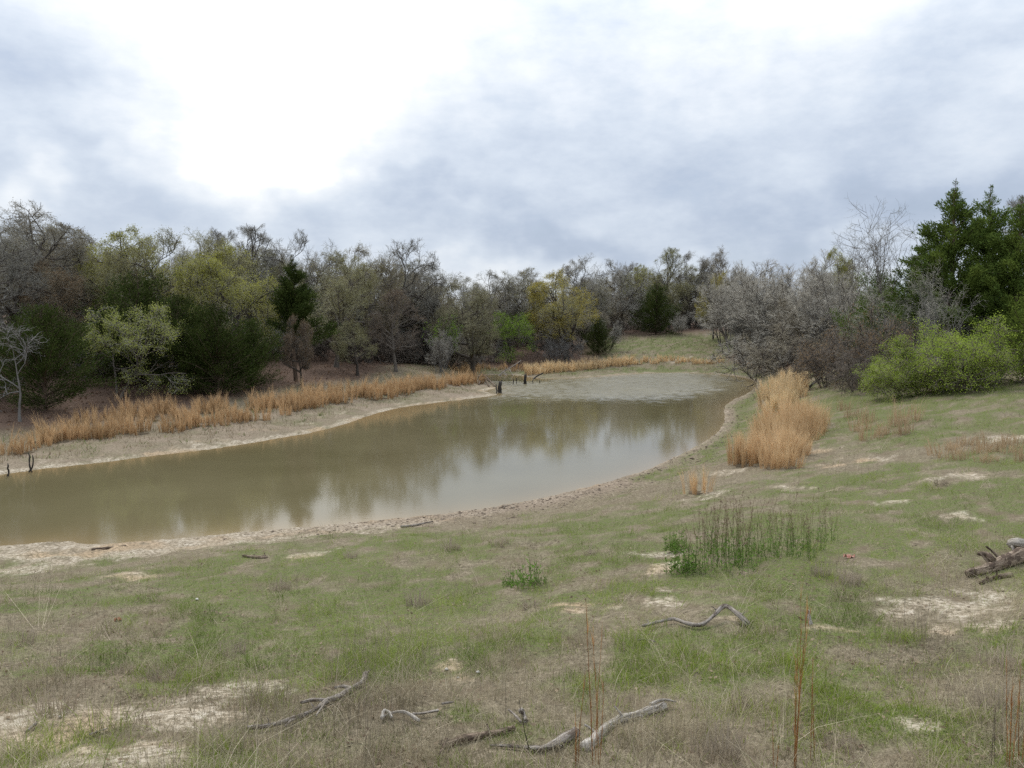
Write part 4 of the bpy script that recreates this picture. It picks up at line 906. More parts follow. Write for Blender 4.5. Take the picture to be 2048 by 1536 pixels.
# ------------------------------------------------------------------ green forbs with reddish tops
M['forb'] = leaf_mat('forb_stems', None, None, trans=0.25, use_tint=True)
def forb(key, seed, n, h, r, red, leafy):
    rng = np.random.default_rng(seed)
    a = rng.random(n) * 6.28; q = r * np.sqrt(rng.random(n))
    S = np.column_stack([np.cos(a) * q, np.sin(a) * q, np.full(n, -0.03)])
    L = h * rng.uniform(0.35, 1.12, n)
    P = grow(rng, S, np.column_stack([rng.normal(size=(n, 2)) * 0.12, np.ones(n)]), L, 5, 0.06, 0.02)
    R = np.linspace(1, 0.45, 5)[None] * rng.uniform(0.0024, 0.0038, n)[:, None]
    b = Bag(); V, Q = tubes(P, R, 3)
    t = np.repeat(np.tile(np.linspace(0, 1, 5), n), 3)[:, None]
    g = np.array([0.13, 0.19, 0.05]); br = np.array([0.26, 0.18, 0.12])
    f = np.clip((t - (0.80 - red * 0.32)) / 0.35, 0, 1)
    b.add(V, Q, g * (1 - f) + br * f)
    m = n * leafy; k = rng.integers(0, n, m); tt = rng.random(m) ** 1.5 * (0.8 if red < 0.5 else 0.5) * 4; i = np.minimum(tt.astype(int), 3); f = (tt - i)[:, None]
    C = P[k, i] * (1 - f) + P[k, i + 1] * f
    B = norm(np.column_stack([rng.normal(size=(m, 2)), rng.uniform(0.2, 1.3, m)])) * rng.uniform(0.04, 0.10, m)[:, None]
    A = norm(np.cross(B, rng.normal(size=(m, 3)))) * 0.008
    V, Q = quads_at(C, A, B); b.add(V, Q, mixcol(rng, m, (0.09, 0.17, 0.03), (0.18, 0.29, 0.06), 0.1, 4))
    m = int(n * 4 * red); k = rng.integers(0, n, m); tt = rng.uniform(0.7, 1.0, (m, 1))
    if m:
        C = P[k, 3] * (1 - tt) / 0.3 + P[k, 4] * (1 - (1 - tt) / 0.3)
        B = norm(np.column_stack([rng.normal(size=(m, 2)) * .6, rng.uniform(0.2, 1.3, m)])) * rng.uniform(0.02, 0.06, m)[:, None]
        A = norm(np.cross(B, rng.normal(size=(m, 3)))) * 0.005
        V, Q = quads_at(C, A, B); b.add(V, Q, mixcol(rng, m, (0.16, 0.11, 0.08), (0.27, 0.2, 0.14), 0.1, 4))
    PROTO[key] = b.mesh(key)
forb('forbBush', 401, 40, 0.5, 0.26, 0.25, 13)
for k in range(3): forb('forbTall%d' % k, 410 + k, 18, 0.98, 0.26, 1.15, 5)
forb('forbLow', 420, 20, 0.45, 0.2, 0.2, 12)
def forb_at(key, px, py, s, label, group=None):
    g = G(px, py); o = obj('green_forb', PROTO[key], M['forb'], None, tuple(g))
    o.rotation_euler = (0, 0, prng.uniform(0, 6.28)); o.scale = (s, s, s); tag(o, label, 'plant', group)
forb_at('forbBush', 1368, 1145, 0.95, 'bushy dark green forb at the left end of the tall forb stand')
forb_at('forbBush', 1352, 1100, 0.75, 'smaller bushy forb behind the left end of the forb stand')
for px, py in [(1412, 1140), (1425, 1100), (1450, 1135), (1470, 1110), (1495, 1130), (1515, 1105), (1530, 1115), (1480, 1140), (1440, 1115)]:
    forb_at('forbTall%d' % prng.integers(3), px, py, prng.uniform(0.85, 1.1), 'tall green forb with reddish top in the thick stand', 'tall forbs in the stand')
for px, py in [(1560, 1110), (1592, 1095), (1625, 1100), (1650, 1085), (1600, 1115), (1575, 1090)]:
    forb_at('forbTall%d' % prng.integers(3), px, py, prng.uniform(0.5, 0.85), 'sparse slim forb right of the thick stand', 'sparse forbs right of the stand')
forb_at('forbLow', 1052, 1172, 1.1, 'small upright green forb in the middle of the foreground')
forb_at('forbLow', 1018, 1170, 0.6, 'tiny green forb left of the small upright one')
forb_at('forbLow', 1076, 1168, 0.6, 'tiny green forb right of the small upright one')

# ------------------------------------------------------------------ single tall broomsedge plants near the camera
def broom(px, py_base, py_top, n, label, lean=0.0, col=((0.30, 0.14, 0.055), (0.46, 0.25, 0.10)), D=None):
    g = G(px, min(py_base, 1534)) if D is None else at(px, D)
    h = top_z(py_top, g[1]) - g[2]
    rng = np.random.default_rng(int(px))
    S = np.column_stack([rng.normal(size=(n, 2)) * 0.014, np.full(n, -0.03)])
    L = h * np.concatenate([[1.0], rng.uniform(0.4, 0.95, n - 1)])
    P = grow(rng, S, np.column_stack([rng.normal(size=n) * 0.025 + lean, rng.normal(size=n) * 0.03, np.ones(n)]), L, 7, 0.02, 0.01)
    root = empty('broomsedge_stalk', tuple(g))
    b = Bag(); V, Q = tubes(P, np.linspace(1, 0.3, 7)[None] * rng.uniform(0.0026, 0.004, n)[:, None], 4)
    b.add(V, Q, mixcol(rng, n, *col, 0.1, 28)); obj('stem', b.mesh('broom_stem'), M['straw'], root)
    m = n * 16; k = rng.integers(0, n, m); t = rng.uniform(0.1, 0.98, m) * 6; i = np.minimum(t.astype(int), 5); f = (t - i)[:, None]
    C = P[k, i] * (1 - f) + P[k, i + 1] * f
    V, Q, T = blades(C, rng.uniform(0.05, 0.15, m) * h, rng.normal(size=(m, 2)) * 0.13, rng.uniform(0.002, 0.004, m), 0.1, rng=rng)
    b = Bag(); b.add(V, Q, mixcol(rng, m, *col, 0.15, 5)); b.F[3].append(T)
    obj('leaf_sheath', b.mesh('broom_leaf'), M['straw'], root)
    tag(root, label, 'grass stalk')
broom(1188, 1534, 1190, 4, 'tall reddish broomsedge stalk in front of the weathered log')
broom(1158, 1534, 1330, 3, 'shorter broomsedge stalk left of the tall one by the log')
broom(1585, 1534, 1178, 5, 'thick tall orange broomsedge stalk in the right foreground', 0.03)
broom(1622, 1520, 1312, 2, 'slim broomsedge stalk right of the thick one')
broom(1548, 1534, 1432, 2, 'short broomsedge stalk left of the thick one')
broom(2015, 1534, 1310, 3, 'thin broomsedge stalk near the right edge', -0.01)
broom(2040, 1534, 1340, 3, 'thin broomsedge stalk at the right edge')
broom(1988, 1534, 1410, 2, 'dark thin stalk inside the right edge', -0.03, ((0.12, 0.10, 0.08), (0.2, 0.16, 0.13)))
broom(1070, 1510, 1392, 1, 'dark leaning dry stem over the small brown log', -0.28, ((0.04, 0.033, 0.03), (0.06, 0.05, 0.045)))

# ------------------------------------------------------------------ dead wood
def wood_mat(name, crack, dark, light, bark, peel):
    m, b, out = new_mat(name)
    cb = b.n('ShaderNodeCombineXYZ')
    for i_, nm in enumerate(('along', 'ca', 'sa')): b.link(b.n('ShaderNodeAttribute', attribute_name=nm).outputs['Fac'], cb.inputs[i_])
    v = cb.outputs[0]
    fib = b.noise(b.vmath('MULTIPLY', v, (5, 110, 110)), 1.0, 4, 0.65)          # long fibres
    blot = b.noise(b.vmath('MULTIPLY', v, (14, 40, 40)), 1.0, 3, 0.6)           # rot and lichen
    pl_ = b.noise(b.vmath('MULTIPLY', v, (7, 22, 22)), 1.0, 3, 0.6)             # where bark still clings
    c = b.ramp(b.math('ADD', b.math('MULTIPLY', fib, 0.7), b.math('MULTIPLY', blot, 0.3)), [(0.36, crack), (0.46, dark), (0.64, light)])
    c = b.mix(b.maprange(pl_, peel, peel + 0.05, 0, 1), c, (*bark, 1))
    p = b.n('ShaderNodeBsdfPrincipled'); b.link(c, p.inputs['Base Color']); p.inputs['Roughness'].default_value = 0.9; p.inputs['Specular IOR Level'].default_value = 0.15
    bp = b.n('ShaderNodeBump'); bp.inputs['Strength'].default_value = 1.0; bp.inputs['Distance'].default_value = 0.012
    b.link(b.math('ADD', fib, b.maprange(pl_, peel, peel + 0.05, 0, 0.5)), bp.inputs['Height']); b.link(bp.outputs[0], p.inputs['Normal'])
    b.link(p.outputs[0], out.inputs[0])
    return m
M['wood_grey'] = wood_mat('weathered_grey_wood', (0.05, 0.04, 0.033), (0.20, 0.17, 0.145), (0.45, 0.405, 0.355), (0.12, 0.095, 0.075), 0.56)
M['wood_pale'] = wood_mat('bleached_wood', (0.08, 0.065, 0.052), (0.31, 0.275, 0.235), (0.56, 0.52, 0.465), (0.20, 0.155, 0.115), 0.60)
M['wood_brown'] = wood_mat('rotten_brown_wood', (0.035, 0.024, 0.018), (0.14, 0.10, 0.072), (0.36, 0.29, 0.22), (0.085, 0.06, 0.045), 0.52)
M['wood_dark'] = bark_mat('wet_dark_wood', (0.022, 0.019, 0.017), (0.075, 0.065, 0.056), 14, 0.8, 0.8)
lrng = np.random.default_rng(515)
def limb_mesh(name, pts, r0, r1, k=9, sub=5, rough=0.16, wob=0.5):
    """a knotty tapering limb through 3-D points, closed at both ends"""
    P = np.array(pts, float); n = len(P)
    t = np.linspace(0, n - 1, (n - 1) * sub + 1)
    # Catmull-Rom
    Pp = np.vstack([2 * P[0] - P[1], P, 2 * P[-1] - P[-2]])
    i = np.minimum(t.astype(int), n - 2); f = (t - i)[:, None]
    a, b, c, d = Pp[i], Pp[i + 1], Pp[i + 2], Pp[i + 3]
    C = 0.5 * (2 * b + (c - a) * f + (2 * a - 5 * b + 4 * c - d) * f ** 2 + (3 * b - a - 3 * c + d) * f ** 3)
    sm = lambda v: np.convolve(np.pad(v, 2, 'edge'), [.1, .2, .4, .2, .1], 'valid')
    R = np.linspace(r0, r1, len(C)) * (1 + rough * sm(lrng.normal(size=len(C))))
    C = C + np.column_stack([sm(lrng.normal(size=len(C))) for _ in range(3)]) * (R * 0.35 * wob)[:, None]
    C = np.vstack([C[:1], C[:1], C, C[-1:], C[-1:]]); R = np.concatenate([[0.0, R[0] * 0.8], R, [R[-1] * 0.8, 0.0]])
    dC = norm(C[-3] - C[-4]); C[0] -= norm(C[3] - C[2]) * r0 * 0.2; C[1] -= norm(C[3] - C[2]) * r0 * 0.12; C[-2] += dC * r1 * 0.2; C[-1] += dC * r1 * 0.5
    V, Q = tubes(C[None], np.maximum(R, 1e-4)[None], k)
    ring = V.reshape(-1, k, 3); cen = C[:, None]
    grain = lrng.normal(size=k)[None, :, None] + 0.35 * lrng.normal(size=(len(C), k, 1))
    ridge = 1 + rough * 0.75 * grain
    V = (cen + (ring - cen) * ridge).reshape(-1, 3)
    al = np.concatenate([[0], np.cumsum(np.linalg.norm(np.diff(C, axis=0), axis=1))]); th_ = np.arange(k) * 6.2832 / k
    return mesh_np(name, V, [Q], None, True, dict(along=np.repeat(al, k) + lrng.random() * 9, ca=np.tile(np.cos(th_), len(C)) * r0, sa=np.tile(np.sin(th_), len(C)) * r0))
def gpts(px_pts, r, lift=None):
    out = []
    for j, p in enumerate(px_pts):
        g = G(p[0], p[1]); out.append(g + np.array([0, 0, r * 0.45 + (0.027 if r < 0.03 else 0.008) + (p[2] if len(p) > 2 else 0)]))
    return out
def dead_wood(name, label, cat, mat, main, r0, r1, sides=(), group=None, k=9):
    P = gpts(main, max(r0, r1)); base = P[0].copy()
    root = empty(name, tuple(base))
    obj('limb', limb_mesh('limb', [p - base for p in P], r0, r1, k), M[mat], root)
    for px_pts, a, b in sides:
        S = [q - base for q in gpts(px_pts, a)]
        obj('side_branch', limb_mesh('side_branch', S, a, b, 7), M[mat], root)
    for _ in range(3 if max(r0, r1) > 0.024 and base[1] < 14 else 0):            # snapped twig stubs
        i_ = lrng.integers(0, len(P) - 1); f_ = lrng.random(); rr = (r0 + (r1 - r0) * (i_ + f_) / (len(P) - 1))
        c_ = P[i_] * (1 - f_) + P[i_ + 1] * f_ - base; d_ = norm(lrng.normal(size=3) * np.array([1, 1, 0.4]) + np.array([0, 0, 0.7]))
        obj('twig_stub', limb_mesh('twig_stub', [c_, c_ + d_ * rr * 2.2, c_ + d_ * rr * 3.6 + lrng.normal(size=3) * rr * 0.5], rr * 0.38, rr * 0.2, 6), M[mat], root)
    return tag(root, label, cat, group)
dead_wood('fallen_branch', 'forked grey fallen branch lying in the left foreground grass', 'branch', 'wood_grey',
          [(732, 1354), (724, 1372), (702, 1386), (678, 1402), (655, 1412), (625, 1432), (580, 1450), (540, 1462), (497, 1466)], 0.028, 0.014,
          [([(702, 1386, .01), (685, 1386, .02), (670, 1388, .02)], .016, .012), ([(658, 1411, .01), (632, 1414, .02), (603, 1418, .02)], .018, .014), ([(650, 1415, .01), (644, 1428, .02), (632, 1442)], .009, .006),
           ([(590, 1446, 0), (582, 1452, .01), (570, 1462, 0)], .008, .005)])
dead_wood('weathered_log', 'longest weathered pale log at the bottom centre', 'log', 'wood_pale',
          [(1330, 1420), (1300, 1426), (1272, 1438), (1240, 1446), (1212, 1462), (1192, 1486), (1168, 1502)], 0.026, 0.036,
          [([(1300, 1424, .03), (1325, 1416, .03), (1352, 1416, .01)], .014, .006)], k=12)
dead_wood('weathered_log', 'smooth grey log tapering to the left at the bottom centre', 'log', 'wood_grey',
          [(1152, 1478, .02), (1125, 1490, .01), (1095, 1502), (1068, 1504), (1030, 1501), (980, 1497)], 0.032, 0.007, k=12)
dead_wood('rotten_log', 'brown rotten log left of the two pale logs', 'log', 'wood_brown',
          [(1030, 1462), (1000, 1470), (965, 1478), (925, 1487), (884, 1498)], 0.015, 0.030, [([(892, 1492, .02), (886, 1505, 0), (876, 1522, 0)], .012, .006)], k=10)
dead_wood('fallen_branch', 'grey arched branch lying below the green forb stand', 'branch', 'wood_grey',
          [(1284, 1260), (1325, 1251, .01), (1350, 1248, .01), (1375, 1255), (1402, 1258), (1425, 1248, .04), (1448, 1238, .10), (1472, 1248, .08), (1497, 1256, .0)], 0.014, 0.026)
dead_wood('stick', 'small white bent stick right of the forked branch', 'stick', 'wood_pale', [(768, 1442), (795, 1437, .02), (815, 1440, .02), (838, 1450)], 0.009, 0.013)
dead_wood('stick', 'grey straight stick just right of the white bent stick', 'stick', 'wood_grey', [(826, 1438), (850, 1435), (876, 1430)], 0.010, 0.012)
dead_wood('stick', 'short pale stick above the grey straight stick', 'stick', 'wood_grey', [(884, 1416), (905, 1413)], 0.009, 0.009)
dead_wood('bleached_root', 'small bleached white root lump left of the bent stick', 'root', 'wood_pale', [(764, 1446), (768, 1436, .02), (778, 1438, .01), (784, 1444)], 0.014, 0.010)
dead_wood('wood_chunk', 'tan forked chunk of wood above the brown rotten log', 'wood', 'wood_grey', [(1052, 1452), (1046, 1440, .03), (1040, 1446, .06)], 0.014, 0.018, [([(1042, 1452), (1030, 1444, .02), (1016, 1436, .03)], .011, .006)])
dead_wood('wood_chip', 'upright white wood chip right of the arched branch', 'wood', 'wood_pale', [(1622, 1256), (1618, 1254, .06), (1616, 1253, .13)], 0.020, 0.016)
dead_wood('stick', 'thin pale stick under the left end of the arched branch', 'stick', 'wood_grey', [(1276, 1286), (1295, 1286), (1310, 1290)], 0.008, 0.006)
dead_wood('rotten_log', 'long dark split log at the right edge', 'log', 'wood_brown',
          [(1934, 1156), (1955, 1150), (1985, 1142), (2015, 1132, .03), (2050, 1122, .05), (2095, 1112, .05)], 0.035, 0.085, [([(1985, 1140, .10), (1970, 1135, .14), (1954, 1136, .16)], .04, .02)], k=12)
dead_wood('rotten_log', 'short split log piece in front of the long dark log', 'log', 'wood_brown', [(1960, 1170), (1985, 1160), (2020, 1155)], 0.020, 0.034, k=10)
dead_wood('weathered_log', 'bleached knotty log end above the long dark log', 'log', 'wood_pale', [(2020, 1115, .14), (2035, 1116, .16), (2060, 1112, .12), (2100, 1100, .06)], 0.055, 0.075, [([(2024, 1116, .12), (2028, 1120, .0)], .022, .014)], k=12)
dead_wood('driftwood', 'dark stick of driftwood on the left near shore', 'driftwood', 'wood_brown', [(184, 1101), (215, 1098), (252, 1093)], 0.030, 0.024)
dead_wood('driftwood', 'short dark driftwood behind the sandy near shore', 'driftwood', 'wood_brown', [(486, 1114), (510, 1116), (532, 1117)], 0.024, 0.030)
dead_wood('driftwood', 'grey driftwood stick on the muddy near shore', 'driftwood', 'wood_grey', [(802, 1057), (835, 1052), (866, 1046)], 0.022, 0.020)
dead_wood('stick', 'grey stick lying on the left bare sand', 'stick', 'wood_grey', [(52, 1475), (65, 1462), (76, 1452)], 0.010, 0.008)
dead_wood('stick', 'thin stick right of the left bare sand', 'stick', 'wood_grey', [(180, 1478), (200, 1470), (214, 1465)], 0.008, 0.006)
dead_wood('fallen_limb', 'dark fallen limb poking out below the right thicket', 'branch', 'wood_dark', [(1618, 775), (1640, 765, .2), (1662, 757, .5), (1690, 748, .8)], 0.05, 0.03, [([(1650, 762, .35), (1668, 764, .1)], .025, .015)])
dead_wood('fallen_limb', 'grey fallen branch leaning into the back of the inlet', 'branch', 'wood_grey', [(992, 752), (1008, 748, .2), (1025, 744, .5), (1042, 741, .9)], 0.06, 0.035,
          [([(1010, 748, .3), (1012, 748, .6)], .04, .025), ([(1008, 749, .2), (1016, 752, .0)], .05, .03), ([(1018, 747, .4), (1028, 752, 0)], .05, .03), ([(1002, 750, .1), (1004, 755, -.05)], .05, .03)])
dead_wood('fallen_limb', 'dark snag on the waterline right of the inlet', 'branch', 'wood_dark', [(1060, 760, .0), (1072, 757, .15), (1086, 754, .3)], 0.09, 0.05, [([(1066, 758, .1), (1078, 760, 0)], .05, .03)])
dead_wood('root_wad', 'dark tangled root wad at the tip of the left point', 'roots', 'wood_brown', [(958, 764, .3), (966, 764, .5), (976, 768, .3), (990, 774, .02)], 0.11, 0.05,
          [([(962, 765, .3), (958, 770, 0)], .10, .05), ([(968, 765, .5), (980, 764, .25)], .09, .04), ([(970, 767, .3), (978, 774, 0)], .1, .05), ([(964, 764, .4), (962, 760, .7)], .07, .03)])
def stump(px, py, top_py, r, label, flare=1.8, n=1, name='dead_stump', lean=0.0):
    xy = plane_pt(px, py, 0.0); D = xy[1]; h = top_z(top_py, D)
    root = empty(name, (xy[0], xy[1], -0.25))
    t = np.linspace(0, 1, 9); hh = h + 0.25
    P = np.column_stack([lean * t * hh + 0.02 * lrng.normal(size=9), 0.02 * lrng.normal(size=9), t * hh])
    R = r * (1 + (flare - 1) * np.exp(-t * 3.4)) * (1 + 0.1 * lrng.normal(size=9)); R[-1] = r * 0.45
    V, Q = tubes(np.vstack([P, P[-1:]])[None], np.concatenate([R, [0.001]])[None], 9)
    V = V + lrng.normal(size=V.shape) * r * 0.10
    obj('trunk', mesh_np('stump', V, [Q], None, True), M['wood_dark'], root)
    a = lrng.random() * 6
    Pb = np.array([P[6], P[7] + [r * .8, 0, .05], P[8] + [r * 1.3 * math.cos(a), r * math.sin(a), hh * .12]])
    if r > 0.06: obj('splinter', limb_mesh('splinter', Pb, r * .4, r * .12, 6), M['wood_dark'], root)
    return tag(root, label, 'stump')
stump(1000, 786, 763, 0.11, 'dark flared stump standing off the left point', 2.3)
stump(993, 787, 768, 0.05, 'thin dark post beside the flared stump', 1.1)
stump(1050, 768, 748, 0.10, 'dark upright stump in the middle of the inlet mouth', 1.5)
stump(1027, 768, 757, 0.035, 'thin snag left of the inlet stump', 1.0)
stump(1033, 767, 755, 0.03, 'second thin snag left of the inlet stump, nearer to it', 1.0)
stump(1066, 767, 760, 0.035, 'thin snag right of the inlet stump', 1.0)
stump(1079, 767, 760, 0.03, 'thin snag farthest right of the inlet stump', 1.0)
stump(14, 953, 926, 0.024, 'crooked dark post in the water at the left edge', 1.4, lean=0.08)
stump(60, 944, 906, 0.024, 'left of two dark posts standing together by the left shore', 1.2)
stump(66, 944, 910, 0.02, 'right of two dark posts standing together by the left shore', 1.2)

# bare dead crowns that have come down
def fallen_crown(px, D, size, tilt, rz, label, bark='bark_pale', twig='twig_pale', key='dead', lift=0.2):
    loc = at(px, D); root = empty('brush_tangle', (loc[0], loc[1], loc[2] + lift), 0, (size,) * 3)
    root.rotation_euler = (tilt, 0, rz)
    obj('trunk', PROTO[key]['trunk'], M[bark], root); obj('crown', PROTO[key]['crown'], M[twig], root)
    tag(root, label, 'branches')
fallen_crown(1690, 38.5, 0.52, math.radians(78), math.radians(82), 'tangle of grey dead branches reaching over the tall grass', lift=0.9)
fallen_crown(1585, 53, 0.5, math.radians(72), math.radians(70), 'dark dead limbs hanging out of the right thicket', 'bark_dark', 'twig_brown', lift=1.6)
fallen_crown(-35, 33, 0.5, math.radians(75), math.radians(-80), 'grey brush pile of dead limbs at the left edge', lift=0.4)
fallen_crown(2075, 25.5, 0.55, math.radians(35), math.radians(60), 'grey dead branches in front of the right edge cedar', lift=0.6)

# ------------------------------------------------------------------ small litter: stones, rag, red leaf
M['stone'] = bark_mat('pale_stone', (0.42, 0.39, 0.34), (0.68, 0.65, 0.6), 18, 0.85, 0.4, (1, 1, 1))
def lump_mesh(name, seed):
    rng = np.random.default_rng(seed)
    t = (1 + 5 ** .5) / 2
    V = norm(np.array([(-1, t, 0), (1, t, 0), (-1, -t, 0), (1, -t, 0), (0, -1, t), (0, 1, t), (0, -1, -t), (0, 1, -t), (t, 0, -1), (t, 0, 1), (-t, 0, -1), (-t, 0, 1)], float))
    Fc = np.array([(0, 11, 5), (0, 5, 1), (0, 1, 7), (0, 7, 10), (0, 10, 11), (1, 5, 9), (5, 11, 4), (11, 10, 2), (10, 7, 6), (7, 1, 8), (3, 9, 4), (3, 4, 2), (3, 2, 6), (3, 6, 8), (3, 8, 9), (4, 9, 5), (2, 4, 11), (6, 2, 10), (8, 6, 7), (9, 8, 1)])
    V = V * rng.uniform(0.7, 1.15, (12, 1)) * np.array([1, 0.8, 0.6])
    return mesh_np(name, V, [Fc])
for px, py, r, lab in [(893, 1342, .022, 'left of two white stones on the bare spot above the logs'), (957, 1347, .028, 'right of two white stones on the bare spot above the logs'),
                       (394, 1201, .03, 'small pale round stone in the green grass on the left'), (916, 1357, .016, 'tiny white stone below the two white stones'), (120, 1436, .02, 'small stone on the left bare sand')]:
    g = G(px, py); o = obj('stone', lump_mesh('stone', px), M['stone'], None, (g[0], g[1], g[2] + r * 0.5)); o.scale = (r, r, r); tag(o, lab, 'stone')
M['red'] = leaf_mat('faded_red_scrap', (0.36, 0.13, 0.09), (0.58, 0.36, 0.30), 0.1, 40)
M['rust'] = leaf_mat('rust_red_leaf', (0.22, 0.10, 0.06), (0.33, 0.17, 0.10), 0.1, 40)
def scrap(name, px, py, L, W, mat, label, cat, seed):
    rng = np.random.default_rng(seed); g = G(px, py)
    u, v = np.meshgrid(np.linspace(-.5, .5, 9), np.linspace(-.5, .5, 6))
    Z = 0.03 + 0.02 * np.sin(u * 9 + seed) * np.cos(v * 7) + rng.normal(size=u.shape) * 0.008
    V = np.stack([u * L * (1 - .5 * np.abs(v)), v * W, Z], -1).reshape(-1, 3)
    i = np.arange(5)[:, None] * 9 + np.arange(8)[None]
    Q = np.stack([i, i + 1, i + 10, i + 9], -1).reshape(-1, 4)
    V2 = V - [0, 0, 0.004]
    o = obj(name, mesh_np(name, np.vstack([V, V2]), [np.vstack([Q, Q[:, ::-1] + len(V)])]), M[mat], None, tuple(g)); tag(o, label, cat)
scrap('cloth_scrap', 1698, 1117, .15, .09, 'red', 'crumpled faded red scrap in the grass right of the forbs', 'scrap', 3)
scrap('dead_leaf', 236, 1242, .09, .06, 'rust', 'rusty red dead leaf in the left foreground grass', 'leaf', 5)

# ------------------------------------------------------------------ turf: green grass, dry grass, stalks, litter, clods
grng = np.random.default_rng(2024)
def scatter(n, ymin=3.3, ymax=46.0, p_log=0.45, u=0.74, seed_mask=True):
    a = grng.random(n)
    y = np.where(grng.random(n) < p_log, ymin * (ymax / ymin) ** a, 1 / (1 / ymin * (1 - a) + a / ymax))
    x = (grng.random(n) * 2 - 1) * (u * y + 0.6)
    z, sd, idx = height(x, y, True)
    m = masks(x, y, sd, idx)
    return x, y, z, sd, idx, m
def turf(name, label, ntuft, per, keep, hfun, wfun, colfun, spread, lean, ymax=46.0, mat='straw', p_log=0.45):
    x, y, z, sd, idx, m = scatter(ntuft, ymax=ymax, p_log=p_log)
    k = grng.random(len(x)) < keep(x, y, sd, idx, m)
    x, y, m = x[k], y[k], [q[k] for q in m]; n = len(x)
    tl = grng.normal(size=(n, 2)) * lean * 0.5; th = grng.gamma(6.0, 1 / 6.0, n).clip(0.4, 2.2); tc = grng.random(n)
    R = np.repeat(np.arange(n), per)
    sp = spread * (1 + y[R] * 0.05)
    bx = x[R] + grng.normal(size=len(R)) * sp; by = y[R] + grng.normal(size=len(R)) * sp
    bz = height(bx, by) - 0.008
    ok = bz > 0.02
    R, bx, by, bz = R[ok], bx[ok], by[ok], bz[ok]
    H = hfun(len(R), bx, by) * th[R] * (0.65 + 1.1 * sstep(0.46, 0.68, fbm(bx, by, 0.45, 3, 140)))
    W = wfun(len(R)) * np.maximum(1.0, by * 0.07)
    L = tl[R] + grng.normal(size=(len(R), 2)) * lean
    P = np.column_stack([bx, by, bz])
    C = colfun(tc[R], grng.random(len(R)), bx, by)
    near = by < 8.0
    b = Bag()
    if near.any():
        V, Q, T = blades(P[near], H[near], L[near], W[near], 0.2, rng=grng)
        b.add(V, Q, np.repeat(C[near], 5, 0)); b.F[3].append(T)
    if (~near).any():
        f = ~near; V, T = tri_blades(P[f], H[f], L[f], W[f] * 1.15, grng)
        b.add(V, T, np.repeat(C[f], 3, 0))
    o = obj(name, b.mesh(name), M[mat]); tag(o, label, 'grass', kind='stuff')
    return len(R)
def lerp(a, b, t): return np.array(a) * (1 - t[:, None]) + np.array(b) * t[:, None]
def k_green(x, y, sd, idx, m): return np.clip((0.06 + 0.95 * m[1]) * (1 - 0.85 * m[0]) * (1 - m[2]) * sstep(0.2, 0.7, sd), 0, 1)
def k_dry(x, y, sd, idx, m): return np.clip((0.95 - 0.55 * m[1]) * (1 - 0.76 * m[0]) * (1 - 0.8 * m[2]) * sstep(0.9, 2.2, sd) * (0.35 + 0.9 * fbm(x, y, 0.8, 3, 95)), 0, 1)
def k_stalk(x, y, sd, idx, m): return np.clip((1 - m[0]) * (1 - m[2]) * sstep(1.5, 3.5, sd) * sstep(0.42, 0.62, fbm(x, y, 1.6, 3, 99)) * sstep(30, 18, y), 0, 1)
nb = turf('green_grass', 'short green grass growing in patches over the slope', 34000, 9, k_green, lambda n, x, y: grng.uniform(0.03, 0.10, n) * np.where(y > 24, 1.5, 1),
     lambda n: grng.uniform(0.0028, 0.005, n), lambda t, r, x, y: lerp((0.085, 0.135, 0.022), (0.33, 0.40, 0.075), np.clip(0.55 * t + 0.35 * r + 1.5 * (fbm(x, y, 1.5, 3, 150) - 0.47), 0, 1)), 0.045, 0.55)
nb += turf('dry_grass', 'dry grey tan grass and thatch covering the slope', 26000, 9, k_dry, lambda n, x, y: grng.uniform(0.035, 0.14, n) * np.where(x > 6, 1.25, 1),
     lambda n: grng.uniform(0.0022, 0.004, n), lambda t, r, x, y: lerp((0.115, 0.095, 0.058), (0.58, 0.505, 0.34), np.clip(0.5 * t + 0.4 * r + 1.3 * (fbm(x, y, 1.1, 3, 160) - 0.46), 0, 1)), 0.05, 0.8)
nb += turf('dead_stalks', 'thin upright dead weed stalks standing in the turf', 10000, 3, k_stalk, lambda n, x, y: grng.uniform(0.10, 0.36, n),
     lambda n: grng.uniform(0.0018, 0.003, n), lambda t, r, x, y: lerp((0.13, 0.11, 0.085), (0.34, 0.29, 0.22), r), 0.06, 0.12, ymax=30)
nb += turf('long_pale_grass', 'long pale bent grass blades scattered through the turf', 1700, 6, k_dry, lambda n, x, y: grng.uniform(0.09, 0.2, n),
     lambda n: grng.uniform(0.0025, 0.0045, n), lambda t, r, x, y: lerp((0.33, 0.28, 0.20), (0.66, 0.57, 0.42), r), 0.05, 0.9, ymax=24)
